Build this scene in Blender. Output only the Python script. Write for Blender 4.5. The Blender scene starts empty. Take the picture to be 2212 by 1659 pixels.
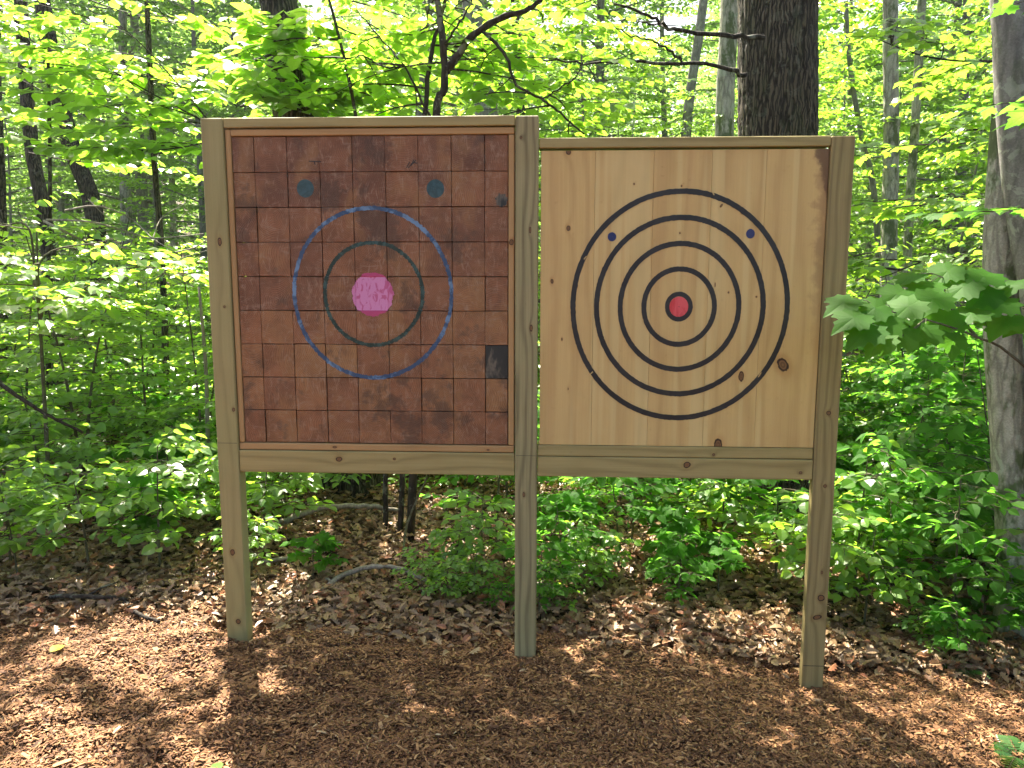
import bpy, math, random
import numpy as np
from mathutils import Vector, Matrix

R = math.radians
rng = np.random.default_rng(7)
random.seed(7)
scene = bpy.context.scene
COL = scene.collection

# ------------------------------------------------------------------ camera, sky, sun, exposure
F_PX = 1671.0            # focal length for a picture 2212 wide
PITCH, ROLL, YAW = R(7.888), R(0.063), R(-2.953)
CAM = np.array([0.0, 0.0, 1.63])
_f = np.array([0, math.cos(PITCH), -math.sin(PITCH)])
_r0 = np.array([1.0, 0, 0]); _u0 = np.cross(_r0, _f)
_r = math.cos(ROLL) * _r0 + math.sin(ROLL) * _u0
_u = -math.sin(ROLL) * _r0 + math.cos(ROLL) * _u0
cam_data = bpy.data.cameras.new('camera')
cam_data.sensor_width = 36.0
cam_data.lens = F_PX / 2212 * 36.0
cam_data.clip_start = 0.05
cam_data.clip_end = 500
cam = bpy.data.objects.new('camera', cam_data)
COL.objects.link(cam)
M = Matrix(((_r[0], _u[0], -_f[0], CAM[0]), (_r[1], _u[1], -_f[1], CAM[1]), (_r[2], _u[2], -_f[2], CAM[2]), (0, 0, 0, 1)))
cam.matrix_world = M
scene.camera = cam

SUN_EL, SUN_AZ = R(54), R(-21)           # azimuth from +Y, negative = left; the sun stands behind the target
to_sun = Vector((math.sin(SUN_AZ) * math.cos(SUN_EL), math.cos(SUN_AZ) * math.cos(SUN_EL), math.sin(SUN_EL)))
world = bpy.data.worlds.new('World')
scene.world = world
world.use_nodes = True
wn = world.node_tree
wn.nodes.clear()
wo = wn.nodes.new('ShaderNodeOutputWorld'); wb = wn.nodes.new('ShaderNodeBackground')
sk = wn.nodes.new('ShaderNodeTexSky')
sk.sky_type = 'NISHITA'; sk.sun_disc = False
sk.sun_elevation = SUN_EL; sk.sun_rotation = SUN_AZ
sk.air_density = 1.0; sk.dust_density = 4.0; sk.ozone_density = 0.6
wb.inputs['Strength'].default_value = 0.068
wn.links.new(sk.outputs[0], wb.inputs['Color']); wn.links.new(wb.outputs[0], wo.inputs['Surface'])
sl = bpy.data.lights.new('sun', 'SUN')
sl.energy = 5.0; sl.angle = R(0.5); sl.color = (1.0, 0.95, 0.86)
sun = bpy.data.objects.new('sun', sl); COL.objects.link(sun)
sun.rotation_euler = to_sun.to_track_quat('Z', 'Y').to_euler()
sun.location = (-4, 10, 15)

scene.render.engine = 'CYCLES'
scene.view_settings.view_transform = 'Standard'
scene.view_settings.look = 'None'
scene.view_settings.exposure = 2.68
scene.view_settings.gamma = 1.0
scene.view_settings.use_white_balance = True
scene.view_settings.white_balance_temperature = 7000
scene.view_settings.white_balance_tint = 10
cy = scene.cycles
cy.use_denoising = True
cy.max_bounces = 8; cy.diffuse_bounces = 4; cy.glossy_bounces = 2; cy.transmission_bounces = 4; cy.transparent_max_bounces = 8
cy.sample_clamp_indirect = 6.0
cy.use_adaptive_sampling = True; cy.adaptive_threshold = 0.02

# ------------------------------------------------------------------ helpers
def at(px, py, Y):
    d = _f + _r * (px - 1106) / F_PX - _u * (py - 829.5) / F_PX
    return CAM + d * (Y / d[1])

def gz(x, y):
    """height of the ground"""
    x = np.asarray(x, float); y = np.asarray(y, float)
    t = 5 * np.tanh(x / 5)
    h = -0.055 * t - 0.008 * t * t * (np.abs(t) < 9)
    h = h + 0.012 * np.sin(x * 2.3 + 1.1 + 0.6 * np.sin(y * 3.1)) * np.sin(y * 3.7 + 0.5) + 0.008 * np.sin(x * 6.1 + y * 4.3) * np.sin(y * 7.7 - x * 2.0)
    far = np.clip((y - 4.5) / 4, 0, 1)
    h = h + far * (0.10 * np.sin(x * 0.7 + 0.4) * np.sin(y * 0.55) + 0.05 * np.sin(x * 1.9 + y))
    h = h + np.clip(y - 26, 0, None) * 0.16
    return h
def bed_edge(x):
    """where the wood mulch ends and the leaf litter starts"""
    return 3.42 - 0.05 * x + 0.05 * np.sin(x * 3.0) + 0.03 * np.sin(x * 7.3 + 1) - 0.02 * x * x

def link(name, me, parent=None):
    o = bpy.data.objects.new(name, me)
    COL.objects.link(o)
    if parent is not None: o.parent = parent
    return o
def empty(name, loc=(0, 0, 0), rz=0.0):
    o = bpy.data.objects.new(name, None)
    COL.objects.link(o); o.location = loc; o.rotation_euler = (0, 0, rz)
    o.empty_display_size = 0.1
    return o
def tag(o, label=None, cat=None, group=None, kind=None):
    if label: o['label'] = label
    if cat: o['category'] = cat
    if group: o['group'] = group
    if kind: o['kind'] = kind
    return o

class MB:
    """collects vertices and faces and links them as one mesh object"""
    def __init__(s): s.v = []; s.f = []; s.c = []; s.n = 0
    def add(s, V, Fs, C=None):
        V = np.asarray(V, float)
        if C is None: C = np.full((len(V), 4), 0.5)
        s.v.append(V); s.c.append(np.asarray(C, float))
        for F in Fs:
            F = np.asarray(F, int)
            if len(F): s.f.append(F + s.n)
        s.n += len(V)
    def mesh(s, name, mat, smooth=False):
        V = np.concatenate(s.v); C = np.concatenate(s.c)
        me = bpy.data.meshes.new(name)
        tot = np.concatenate([np.full(len(F), F.shape[1]) for F in s.f])
        lv = np.concatenate([F.ravel() for F in s.f])
        me.vertices.add(len(V)); me.vertices.foreach_set('co', V.ravel().astype(np.float32))
        me.loops.add(len(lv)); me.loops.foreach_set('vertex_index', lv.astype(np.int32))
        me.polygons.add(len(tot))
        st = np.concatenate([[0], np.cumsum(tot)[:-1]])
        me.polygons.foreach_set('loop_start', st.astype(np.int32))
        me.polygons.foreach_set('loop_total', tot.astype(np.int32))
        me.polygons.foreach_set('use_smooth', np.full(len(tot), bool(smooth)))
        me.update(calc_edges=True)
        a = me.color_attributes.new('tint', 'FLOAT_COLOR', 'POINT')
        a.data.foreach_set('color', C.ravel().astype(np.float32))
        me.materials.append(mat)
        me.validate()
        return me
    def build(s, name, mat, parent=None, smooth=False):
        return link(name, s.mesh(name, mat, smooth), parent)

def tube(mb, P, rad, n=6, c=0.5, cap=True, rough=0.0):
    P = np.asarray(P, float); m = len(P); rad = np.broadcast_to(np.asarray(rad, float), (m,))
    T = np.gradient(P, axis=0); T /= np.linalg.norm(T, axis=1)[:, None] + 1e-9
    ref = np.array([0.0, 1, 0]) if abs(T[0][1]) < 0.8 else np.array([1.0, 0, 0])
    A = np.cross(T, ref); A /= np.linalg.norm(A, axis=1)[:, None] + 1e-9
    B = np.cross(T, A)
    th = np.arange(n) * 2 * math.pi / n
    rr = rad[:, None] * (1 + rough * rng.normal(size=(m, n)))
    V = P[:, None, :] + rr[..., None] * (A[:, None, :] * np.cos(th)[None, :, None] + B[:, None, :] * np.sin(th)[None, :, None])
    i = np.arange(m - 1)[:, None] * n; j = np.arange(n)[None, :]; k = (j + 1) % n
    Q = np.stack([i + j, i + k, i + n + k, i + n + j], -1).reshape(-1, 4)
    V = V.reshape(-1, 3); Fs = [Q]
    if cap:
        V = np.vstack([V, P[0], P[-1]])
        a, b = m * n, m * n + 1
        j = np.arange(n); k = (j + 1) % n
        Fs.append(np.stack([np.full(n, a), k, j], -1))
        Fs.append(np.stack([np.full(n, b), (m - 1) * n + j, (m - 1) * n + k], -1))
    mb.add(V, Fs, np.full((len(V), 4), c))

def smooth_path(pts, n):
    """Catmull-Rom through the points"""
    P = np.asarray(pts, float)
    if len(P) == 2: return P[0] + (P[1] - P[0]) * np.linspace(0, 1, n)[:, None]
    E = np.vstack([2 * P[0] - P[1], P, 2 * P[-1] - P[-2]])
    out = []
    for t in np.linspace(0, len(P) - 1 - 1e-6, n):
        i = int(t); u = t - i
        a, b, c, d = E[i], E[i + 1], E[i + 2], E[i + 3]
        out.append(0.5 * ((2 * b) + (c - a) * u + (2 * a - 5 * b + 4 * c - d) * u * u + (3 * b - a - 3 * c + d) * u ** 3))
    return np.array(out)

def box(mb, x0, x1, y0, y1, z0, z1, b=0.002, c=None, jit=0.0):
    """a box with chamfered edges"""
    bm = []
    xs = (x0, x0 + b, x1 - b, x1); ys = (y0, y0 + b, y1 - b, y1); zs = (z0, z0 + b, z1 - b, z1)
    V = []; idx = {}
    def vid(i, j, k):
        if (i, j, k) not in idx:
            idx[(i, j, k)] = len(V); V.append((xs[i], ys[j], zs[k]))
        return idx[(i, j, k)]
    Q = []; T = []
    for s, e in ((0, -1), (3, 1)):
        def fl(l): return l if e > 0 else l[::-1]
        Q.append(fl([vid(s, 1, 1), vid(s, 2, 1), vid(s, 2, 2), vid(s, 1, 2)]))
        Q.append(fl([vid(1, s, 1), vid(1, s, 2), vid(2, s, 2), vid(2, s, 1)]))
        Q.append(fl([vid(1, 1, s), vid(2, 1, s), vid(2, 2, s), vid(1, 2, s)]))
    for s in (0, 3):
        a = 1 if s == 0 else 2
        for t in (0, 3):
            d = 1 if t == 0 else 2
            q = [vid(s, d, 1), vid(s, d, 2), vid(a, t, 2), vid(a, t, 1)]; Q.append(q if (s == 0) != (t == 0) else q[::-1])
            q = [vid(1, s, d), vid(2, s, d), vid(2, a, t), vid(1, a, t)]; Q.append(q if (s == 0) != (t == 0) else q[::-1])
            q = [vid(d, 1, s), vid(d, 2, s), vid(t, 2, a), vid(t, 1, a)]; Q.append(q if (s == 0) == (t == 0) else q[::-1])
            for w in (0, 3):
                g = 1 if w == 0 else 2
                q = [vid(s, d, g), vid(a, t, g), vid(a, d, w)]
                T.append(q if ((s == 0) + (t == 0) + (w == 0)) % 2 == 1 else q[::-1])
    V = np.array(V)
    if jit: V = V + rng.normal(size=V.shape) * jit
    mb.add(V, [np.array(Q), np.array(T)], None if c is None else np.tile(np.asarray(c, float), (len(V), 1)))

# ------------------------------------------------------------------ materials
class NT:
    """small wrapper for building node trees"""
    def __init__(s, name, rough=0.7, spec=0.3):
        s.m = bpy.data.materials.new(name); s.m.use_nodes = True
        s.t = s.m.node_tree; s.t.nodes.clear()
        s.out = s.n('ShaderNodeOutputMaterial')
        s.p = s.n('ShaderNodeBsdfPrincipled')
        s.p.inputs['Roughness'].default_value = rough
        s.p.inputs['Specular IOR Level'].default_value = spec
        s.l(s.p.outputs[0], s.out.inputs['Surface'])
    def n(s, t, **k):
        x = s.t.nodes.new(t)
        for a, b in k.items(): setattr(x, a, b)
        return x
    def l(s, a, b): s.t.links.new(a, b)
    def val(s, inp, v):
        if hasattr(v, 'links'): s.l(v, inp)
        elif v is not None: inp.default_value = v
    def math(s, op, a, b=None, c=None, clamp=False):
        x = s.n('ShaderNodeMath', operation=op); x.use_clamp = clamp
        s.val(x.inputs[0], a); s.val(x.inputs[1], b)
        if c is not None: s.val(x.inputs[2], c)
        return x.outputs[0]
    def vec(s, op, a, b=None):
        x = s.n('ShaderNodeVectorMath', operation=op)
        s.val(x.inputs[0], a); s.val(x.inputs[1], b)
        return x.outputs['Value' if op in ('LENGTH', 'DISTANCE', 'DOT_PRODUCT') else 'Vector']
    def obj(s): return s.n('ShaderNodeTexCoord').outputs['Object']
    def map(s, v, sc=(1, 1, 1), loc=(0, 0, 0), rot=(0, 0, 0)):
        x = s.n('ShaderNodeMapping'); s.l(v, x.inputs[0])
        x.inputs['Scale'].default_value = sc; x.inputs['Location'].default_value = loc; x.inputs['Rotation'].default_value = rot
        return x.outputs[0]
    def noise(s, v, scale, detail=4, rough=0.55, dist=0.0):
        x = s.n('ShaderNodeTexNoise'); s.l(v, x.inputs['Vector'])
        x.inputs['Scale'].default_value = scale; x.inputs['Detail'].default_value = detail
        x.inputs['Roughness'].default_value = rough; x.inputs['Distortion'].default_value = dist
        return x.outputs['Fac']
    def voro(s, v, scale, feature='F1', rnd=1.0):
        x = s.n('ShaderNodeTexVoronoi', feature=feature); s.l(v, x.inputs['Vector'])
        x.inputs['Scale'].default_value = scale; x.inputs['Randomness'].default_value = rnd
        return x.outputs['Distance']
    def ramp(s, f, stops, interp='LINEAR'):
        x = s.n('ShaderNodeValToRGB'); s.val(x.inputs[0], f)
        e = x.color_ramp; e.interpolation = interp
        while len(e.elements) < len(stops): e.elements.new(0.5)
        for i, (p, c) in enumerate(stops):
            e.elements[i].position = p
            e.elements[i].color = (c[0], c[1], c[2], 1) if hasattr(c, '__len__') else (c, c, c, 1)
        return x.outputs[0]
    def step(s, f, a, b):
        x = s.n('ShaderNodeMapRange', interpolation_type='SMOOTHSTEP'); s.val(x.inputs[0], f)
        x.inputs[1].default_value = a; x.inputs[2].default_value = b
        x.inputs[3].default_value = 0; x.inputs[4].default_value = 1
        if a > b:
            x.inputs[1].default_value = b; x.inputs[2].default_value = a; x.inputs[3].default_value = 1; x.inputs[4].default_value = 0
        return x.outputs[0]
    def mix(s, f, a, b, mode='MIX'):
        x = s.n('ShaderNodeMix', data_type='RGBA', blend_type=mode)
        s.val(x.inputs[0], f)
        for i, v in ((6, a), (7, b)):
            if hasattr(v, 'links'): s.l(v, x.inputs[i])
            elif hasattr(v, '__len__'): x.inputs[i].default_value = (v[0], v[1], v[2], 1)
            else: x.inputs[i].default_value = (v, v, v, 1)
        return x.outputs[2]
    def attr(s, name='tint'):
        x = s.n('ShaderNodeAttribute', attribute_name=name)
        return x.outputs['Color']
    def sep(s, v):
        x = s.n('ShaderNodeSeparateXYZ'); s.l(v, x.inputs[0]); return x.outputs
    def comb(s, a, b, c):
        x = s.n('ShaderNodeCombineXYZ'); s.val(x.inputs[0], a); s.val(x.inputs[1], b); s.val(x.inputs[2], c); return x.outputs[0]
    def bump(s, h, strength=0.5, dist=0.01, nrm=None):
        x = s.n('ShaderNodeBump'); s.l(h, x.inputs['Height'])
        x.inputs['Strength'].default_value = strength; x.inputs['Distance'].default_value = dist
        if nrm: s.l(nrm, x.inputs['Normal'])
        s.l(x.outputs[0], s.p.inputs['Normal']); return x.outputs[0]
    def color(s, c): s.val(s.p.inputs['Base Color'], c if hasattr(c, 'links') else (c[0], c[1], c[2], 1)); return s.m

def leaf_mat(name, dark, light, trans, tf=0.5, rough=0.34, spec=0.6):
    t = NT(name, rough, spec)
    a = t.attr(); s = t.sep(a)
    oi = t.n('ShaderNodeObjectInfo').outputs['Random']
    f = t.math('ADD', s[0], t.math('MULTIPLY', t.math('SUBTRACT', oi, 0.5), 0.35), clamp=True)
    col = t.mix(f, dark, light)
    t.l(col, t.p.inputs['Base Color'])
    tr = t.n('ShaderNodeBsdfTranslucent')
    t.l(t.mix(f, tuple(x * 0.72 for x in trans), trans), tr.inputs['Color'])
    mx = t.n('ShaderNodeMixShader'); mx.inputs[0].default_value = tf
    t.l(t.p.outputs[0], mx.inputs[1]); t.l(tr.outputs[0], mx.inputs[2]); t.l(mx.outputs[0], t.out.inputs['Surface'])
    return t.m
LEAF = leaf_mat('green_leaf', (0.05, 0.13, 0.028), (0.15, 0.28, 0.055), (0.44, 0.76, 0.065), tf=0.54)
LEAF_FAR = leaf_mat('distant_green_leaf', (0.035, 0.10, 0.03), (0.08, 0.16, 0.035), (0.36, 0.64, 0.11))
LEAF_DEEP = leaf_mat('deep_green_leaf', (0.026, 0.100, 0.010), (0.050, 0.150, 0.016), (0.20, 0.56, 0.05), tf=0.55, rough=0.6, spec=0.10)
FERN = leaf_mat('fern_green', (0.03, 0.11, 0.02), (0.06, 0.16, 0.03), (0.16, 0.40, 0.04))
DRY = leaf_mat('dry_fallen_leaf', (0.095, 0.055, 0.024), (0.37, 0.245, 0.125), (0.20, 0.11, 0.05), tf=0.12, rough=0.5, spec=0.5)
# the dry leaves also come in rust and orange
_t = DRY.node_tree
def dry_rust():
    m = DRY.node_tree
    p = [n for n in m.nodes if n.type == 'BSDF_PRINCIPLED'][0]
    src = p.inputs['Base Color'].links[0].from_socket
    at_ = m.nodes.new('ShaderNodeAttribute'); at_.attribute_name = 'tint'
    sp = m.nodes.new('ShaderNodeSeparateXYZ'); m.links.new(at_.outputs['Color'], sp.inputs[0])
    mx = m.nodes.new('ShaderNodeMix'); mx.data_type = 'RGBA'
    m.links.new(sp.outputs[1], mx.inputs[0]); m.links.new(src, mx.inputs[6]); mx.inputs[7].default_value = (0.34, 0.12, 0.05, 1)
    m.links.new(mx.outputs[2], p.inputs['Base Color'])
dry_rust()

def bark_mat(name, dark, mid, light, sc=1.0, furrow=1.0, lichen=0.0, moss=0.0, dist=0.02, vz=0.2):
    t = NT(name, 0.85, 0.2)
    o = t.obj()
    w = t.map(o, (sc, sc, sc * vz * 0.8))
    n1 = t.noise(w, 26, 5, 0.6, 0.6)
    v = t.voro(t.map(t.vec('ADD', o, t.comb(t.math('MULTIPLY', t.noise(o, 9, 2), 0.05), 0.0, 0.0)), (sc, sc, sc * vz)), 24, 'DISTANCE_TO_EDGE')
    cr = t.step(v, 0.0, 0.22)
    f = t.math('ADD', t.math('MULTIPLY', cr, 0.55 * furrow), t.math('MULTIPLY', n1, 1 - 0.5 * furrow))
    c = t.ramp(f, [(0.15, dark), (0.55, mid), (0.95, light)])
    fine = t.noise(o, 130 * sc, 3, 0.7)
    c = t.mix(t.step(fine, 0.35, 0.7), t.mix(1.0, c, (0.72, 0.72, 0.72), 'MULTIPLY'), c)
    if lichen:
        l = t.noise(o, 11, 4, 0.65, 0.4)
        c = t.mix(t.math('MULTIPLY', t.step(l, 0.56, 0.62), lichen), c, (0.34, 0.37, 0.30))
    if moss:
        l = t.noise(t.map(o, (1, 1, 0.5), (3, 1, 2)), 7, 4, 0.7)
        c = t.mix(t.math('MULTIPLY', t.step(l, 0.5, 0.62), moss), c, (0.06, 0.085, 0.03))
    t.bump(f, 0.9, dist)
    return t.color(c)
BARK_DARK = bark_mat('furrowed_dark_bark', (0.012, 0.010, 0.008), (0.055, 0.045, 0.036), (0.15, 0.12, 0.088), 2.1, 1.0, 0.12, 0.2, 0.03, vz=0.085)
BARK_GREY = bark_mat('smooth_grey_bark', (0.09, 0.085, 0.08), (0.20, 0.19, 0.175), (0.30, 0.29, 0.27), 0.8, 0.35, 0.5, 0.35, 0.006)
BARK_PALE = bark_mat('pale_mossy_bark', (0.12, 0.115, 0.095), (0.34, 0.32, 0.27), (0.52, 0.50, 0.43), 0.9, 0.5, 0.6, 0.9, 0.01)
BARK_TWIG = bark_mat('dark_twig_bark', (0.012, 0.010, 0.008), (0.035, 0.028, 0.022), (0.08, 0.065, 0.05), 1.5, 0.5, 0.25, 0.0, 0.004)
BARK_STEM = bark_mat('brown_stem_bark', (0.05, 0.045, 0.03), (0.10, 0.09, 0.055), (0.16, 0.14, 0.09), 2, 0.3, 0.2, 0.2, 0.003)
DEADWOOD = bark_mat('bleached_dead_wood', (0.14, 0.12, 0.10), (0.28, 0.24, 0.20), (0.42, 0.37, 0.31), 1.5, 0.4, 0.0, 0.0, 0.004)
REDLOG = bark_mat('rotting_red_log', (0.05, 0.02, 0.012), (0.16, 0.07, 0.04), (0.28, 0.15, 0.09), 1.2, 0.7, 0.1, 0.2, 0.01)

def lumber(name, axis, lo, hi, knots=(), lat=34.0, contrast=0.5, green=0.0, stain=False, wscale=1.0, band=False):
    """sawn pine; axis is the grain direction (0 = along x, 2 = along z); object coordinates are the stand's own"""
    t = NT(name, 0.62, 0.3)
    o = t.obj(); s = t.sep(o)
    oi = t.n('ShaderNodeObjectInfo').outputs['Random']
    L, A = (s[2], s[0]) if axis == 0 else (s[0], s[2])
    A2 = t.math('ADD', A, t.math('MULTIPLY', oi, 13.0))
    low = t.noise(t.comb(t.math('MULTIPLY', L, 5.0), s[1], t.math('MULTIPLY', A2, 0.9)), 1.0, 2, 0.5)
    ph = t.math('ADD', t.math('MULTIPLY', L, lat * 3.2), t.math('MULTIPLY', low, 24.0 * wscale))
    kn = None; core = None; ring = None
    for (kx, kz, ra, rb, *rot) in knots:
        dx = t.math('SUBTRACT', s[0], kx); dz = t.math('SUBTRACT', s[2], kz)
        an = rot[0] if rot else 0.0
        u_ = t.math('ADD', t.math('MULTIPLY', dx, math.cos(an)), t.math('MULTIPLY', dz, math.sin(an)))
        v_ = t.math('SUBTRACT', t.math('MULTIPLY', dz, math.cos(an)), t.math('MULTIPLY', dx, math.sin(an)))
        d = t.math('SQRT', t.math('ADD', t.math('POWER', t.math('MULTIPLY', u_, 1 / ra), 2.0), t.math('POWER', t.math('MULTIPLY', v_, 1 / rb), 2.0)))
        g = t.math('DIVIDE', 5.0, t.math('ADD', 1.0, t.math('MULTIPLY', t.math('POWER', d, 2.0), 0.35)))
        ph = t.math('ADD', ph, g)
        core = d if core is None else t.math('MINIMUM', core, d)
    line = t.math('POWER', t.math('ADD', t.math('MULTIPLY', t.math('SINE', ph), 0.5), 0.5), 2.5)
    st = t.noise(t.comb(t.math('MULTIPLY', L, 120.0), s[1], t.math('MULTIPLY', A2, 2.2)), 1.0, 4, 0.6)
    st2 = t.noise(t.comb(t.math('MULTIPLY', L, 420.0), s[1], t.math('MULTIPLY', A2, 9.0)), 1.0, 3, 0.6)
    pat = t.noise(o, 4.0, 3, 0.6)
    f = t.math('ADD', t.math('MULTIPLY', line, 0.38 * contrast), t.math('ADD', t.math('MULTIPLY', st, 0.75 * contrast), t.math('MULTIPLY', st2, 0.35 * contrast)))
    c = t.mix(f, hi, lo)
    c = t.mix(t.math('MULTIPLY', t.step(pat, 0.42, 0.68), 0.30), c, t.mix(1.0, c, (0.82, 0.76, 0.68), 'MULTIPLY'))
    if band:
        bn = t.noise(t.comb(t.math('MULTIPLY', L, 11.0), 0.0, t.math('MULTIPLY', A2, 0.25)), 1.0, 2, 0.5)
        c = t.mix(t.math('MULTIPLY', t.step(bn, 0.55, 0.60), 0.35), c, (0.64, 0.52, 0.24))
        c = t.mix(t.math('MULTIPLY', t.step(bn, 0.46, 0.36), 0.28), c, (0.50, 0.31, 0.125))
    if green: c = t.mix(t.math('MULTIPLY', t.step(t.noise(o, 2.6, 3, 0.6), 0.40, 0.66), green), c, t.mix(1.0, c, (0.74, 0.90, 0.78), 'MULTIPLY'))
    hs = t.noise(o, 60.0, 3, 0.7)
    c = t.mix(t.math('MULTIPLY', t.step(hs, 0.62, 0.74), 0.25), c, t.mix(1.0, c, (0.6, 0.5, 0.42), 'MULTIPLY'))
    if core is not None:
        wob = t.math('ADD', core, t.math('MULTIPLY', t.math('SUBTRACT', t.noise(o, 70.0, 2), 0.5), 0.6))
        c = t.mix(t.math('MULTIPLY', t.step(wob, 2.4, 1.0), 0.35), c, t.mix(1.0, c, (0.75, 0.52, 0.34), 'MULTIPLY'))
        c = t.mix(t.step(wob, 1.12, 0.95), c, (0.035, 0.018, 0.010))
        c = t.mix(t.math('MULTIPLY', t.step(wob, 0.82, 0.62), 0.85), c, t.mix(t.math('SINE', t.math('MULTIPLY', core, 14.0)), (0.15, 0.072, 0.028), (0.24, 0.125, 0.05)))
    if stain:   # water stain down the right edge and in the top right corner, grey foot of a post
        u_ = s[0]; z_ = s[2]
        nz = t.math('MULTIPLY', t.math('SUBTRACT', t.noise(o, 17.0, 4, 0.65), 0.5), 0.15)
        e = t.math('ADD', t.math('ADD', u_, nz), t.math('MULTIPLY', t.math('SUBTRACT', z_, 1.55), 0.035))
        m1 = t.math('MULTIPLY', t.step(e, 1.185, 1.225), t.step(z_, 1.25, 1.7))
        e2 = t.math('ADD', t.math('SUBTRACT', u_, t.math('MULTIPLY', t.math('SUBTRACT', 2.13, z_), 0.30)), t.math('MULTIPLY', nz, 0.5))
        m2 = t.step(e2, 1.165, 1.185)
        c = t.mix(t.math('MULTIPLY', m1, 0.45), c, (0.22, 0.11, 0.05))
        c = t.mix(t.math('MULTIPLY', m2, 0.75), c, (0.10, 0.05, 0.03))
    t.bump(t.math('ADD', st2, t.math('MULTIPLY', line, 0.4)), 0.25, 0.002)
    return t.color(c)
# ---- stage 2 markers (structure) ----
WK = [(-1.197, 1.771, .008, .017), (-1.191, 1.506, .005, .005), (-1.173, 1.075, .006, .008), (-1.209, .449, .010, .014), (-1.199, .134, .010, .012, .6)]
MK = [(.072, 1.815, .004, .013), (.078, 1.424, .006, .014), (.035, 2.173, .005, .005), (.05, .726, .005, .010)]
RK = [(1.283, 1.085, .009, .009), (1.285, .782, .007, .007), (1.294, .412, .004, .007), (1.296, .30, .014, .014), (1.285, .215, .018, .010, .3)]
POST_L = lumber('treated_pine_post', 2, (0.18, 0.145, 0.056), (0.38, 0.32, 0.140), WK, contrast=0.6, green=0.3)
POST_M = lumber('weathered_pine_post', 2, (0.15, 0.122, 0.058), (0.45, 0.385, 0.19), MK, contrast=0.95, green=0.3, wscale=1.2, lat=60.0)
POST_R = lumber('brown_pine_post', 2, (0.15, 0.110, 0.044), (0.38, 0.30, 0.130), RK, contrast=0.85, green=0.15, wscale=1.1, lat=60.0)
RAIL = lumber('treated_pine_rail', 0, (0.20, 0.152, 0.056), (0.44, 0.35, 0.145), [(-.731, .867, .013, .010), (-.495, .871, .006, .005), (.723, .862, .015, .012, .5), (1.185, .836, .007, .006), (.831, .906, .006, .006)], contrast=0.8, green=0.1)
TRIM = lumber('amber_pine_trim', 0, (0.27, 0.15, 0.055), (0.46, 0.28, 0.12), [(-.75, .917, .010, .005), (-.1, .914, .006, .004)], contrast=0.6)
TRIM_V = lumber('amber_pine_side_trim', 2, (0.27, 0.15, 0.055), (0.46, 0.28, 0.12), [(-.004, 1.768, .009, .012)], contrast=0.6)
BK = [(.222, 2.118, .010, .010), (.225, 1.823, .008, .010), (.161, 1.612, .006, .009), (.203, 1.378, .003, .006), (.667, 1.803, .003, .004), (.826, 1.909, .004, .008, -.6),
      (.908, 1.881, .005, .005), (.668, 1.986, .003, .004), (.867, 1.569, .003, .004), (.978, 1.552, .0035, .0035), (.231, 1.173, .002, .005), (.482, 1.994, .003, .004),
      (1.095, 1.279, .020, .029, .5), (.931, 1.231, .0105, .021), (.849, .946, .016, .026), (.813, 1.600, .0022, .009), (.262, 1.594, .0035, .008)]
BOARD = lumber('pale_pine_board', 2, (0.37, 0.225, 0.078), (0.66, 0.465, 0.19), BK, lat=22.0, contrast=0.62, stain=True, band=True, wscale=0.8)

def paint_mat(name, a, b, sc=40.0, worn=0.0, lo=0.4, hi=0.6, zst=1.0, rough=0.5):
    t = NT(name, rough, 0.4)
    o = t.obj()
    f = t.step(t.noise(t.map(o, (1, 1, zst)), sc, 4, 0.65, 0.8), lo, hi)
    c = t.mix(f, a, b)
    c = t.mix(t.math('MULTIPLY', t.noise(o, 300.0, 2), 0.35), c, t.mix(1.0, c, (0.5, 0.5, 0.5), 'MULTIPLY'))
    if worn:
        tr = t.n('ShaderNodeBsdfTransparent'); mx = t.n('ShaderNodeMixShader')
        h = t.math('MULTIPLY', t.step(t.noise(o, 55.0, 4, 0.7, 0.5), 0.60, 0.68), worn)
        t.l(h, mx.inputs[0]); t.l(t.p.outputs[0], mx.inputs[1]); t.l(tr.outputs[0], mx.inputs[2]); t.l(mx.outputs[0], t.out.inputs['Surface'])
    return t.color(c)
P_BLACK = paint_mat('black_ring_paint', (0.012, 0.012, 0.013), (0.022, 0.022, 0.022), 12, 0.0)
P_RED = paint_mat('red_bullseye_paint', (0.60, 0.04, 0.045), (0.74, 0.10, 0.11), 22, 0.0, zst=0.2)
P_BLUEDOT = paint_mat('navy_dot_paint', (0.012, 0.025, 0.11), (0.02, 0.035, 0.13), 25, 0.0)
P_BLUE = paint_mat('streaky_blue_paint', (0.024, 0.065, 0.140), (0.13, 0.24, 0.38), 12, 0.2, 0.47, 0.60)
P_GREEN = paint_mat('dark_green_paint', (0.006, 0.03, 0.022), (0.035, 0.085, 0.075), 30, 0.2, 0.45, 0.62)
P_TEAL = paint_mat('dull_teal_paint', (0.018, 0.055, 0.06), (0.035, 0.09, 0.10), 30, 0.25)
P_PINK = paint_mat('pink_bullseye_paint', (0.46, 0.055, 0.13), (0.62, 0.27, 0.44), 20, 0.12, 0.38, 0.62)
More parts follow.
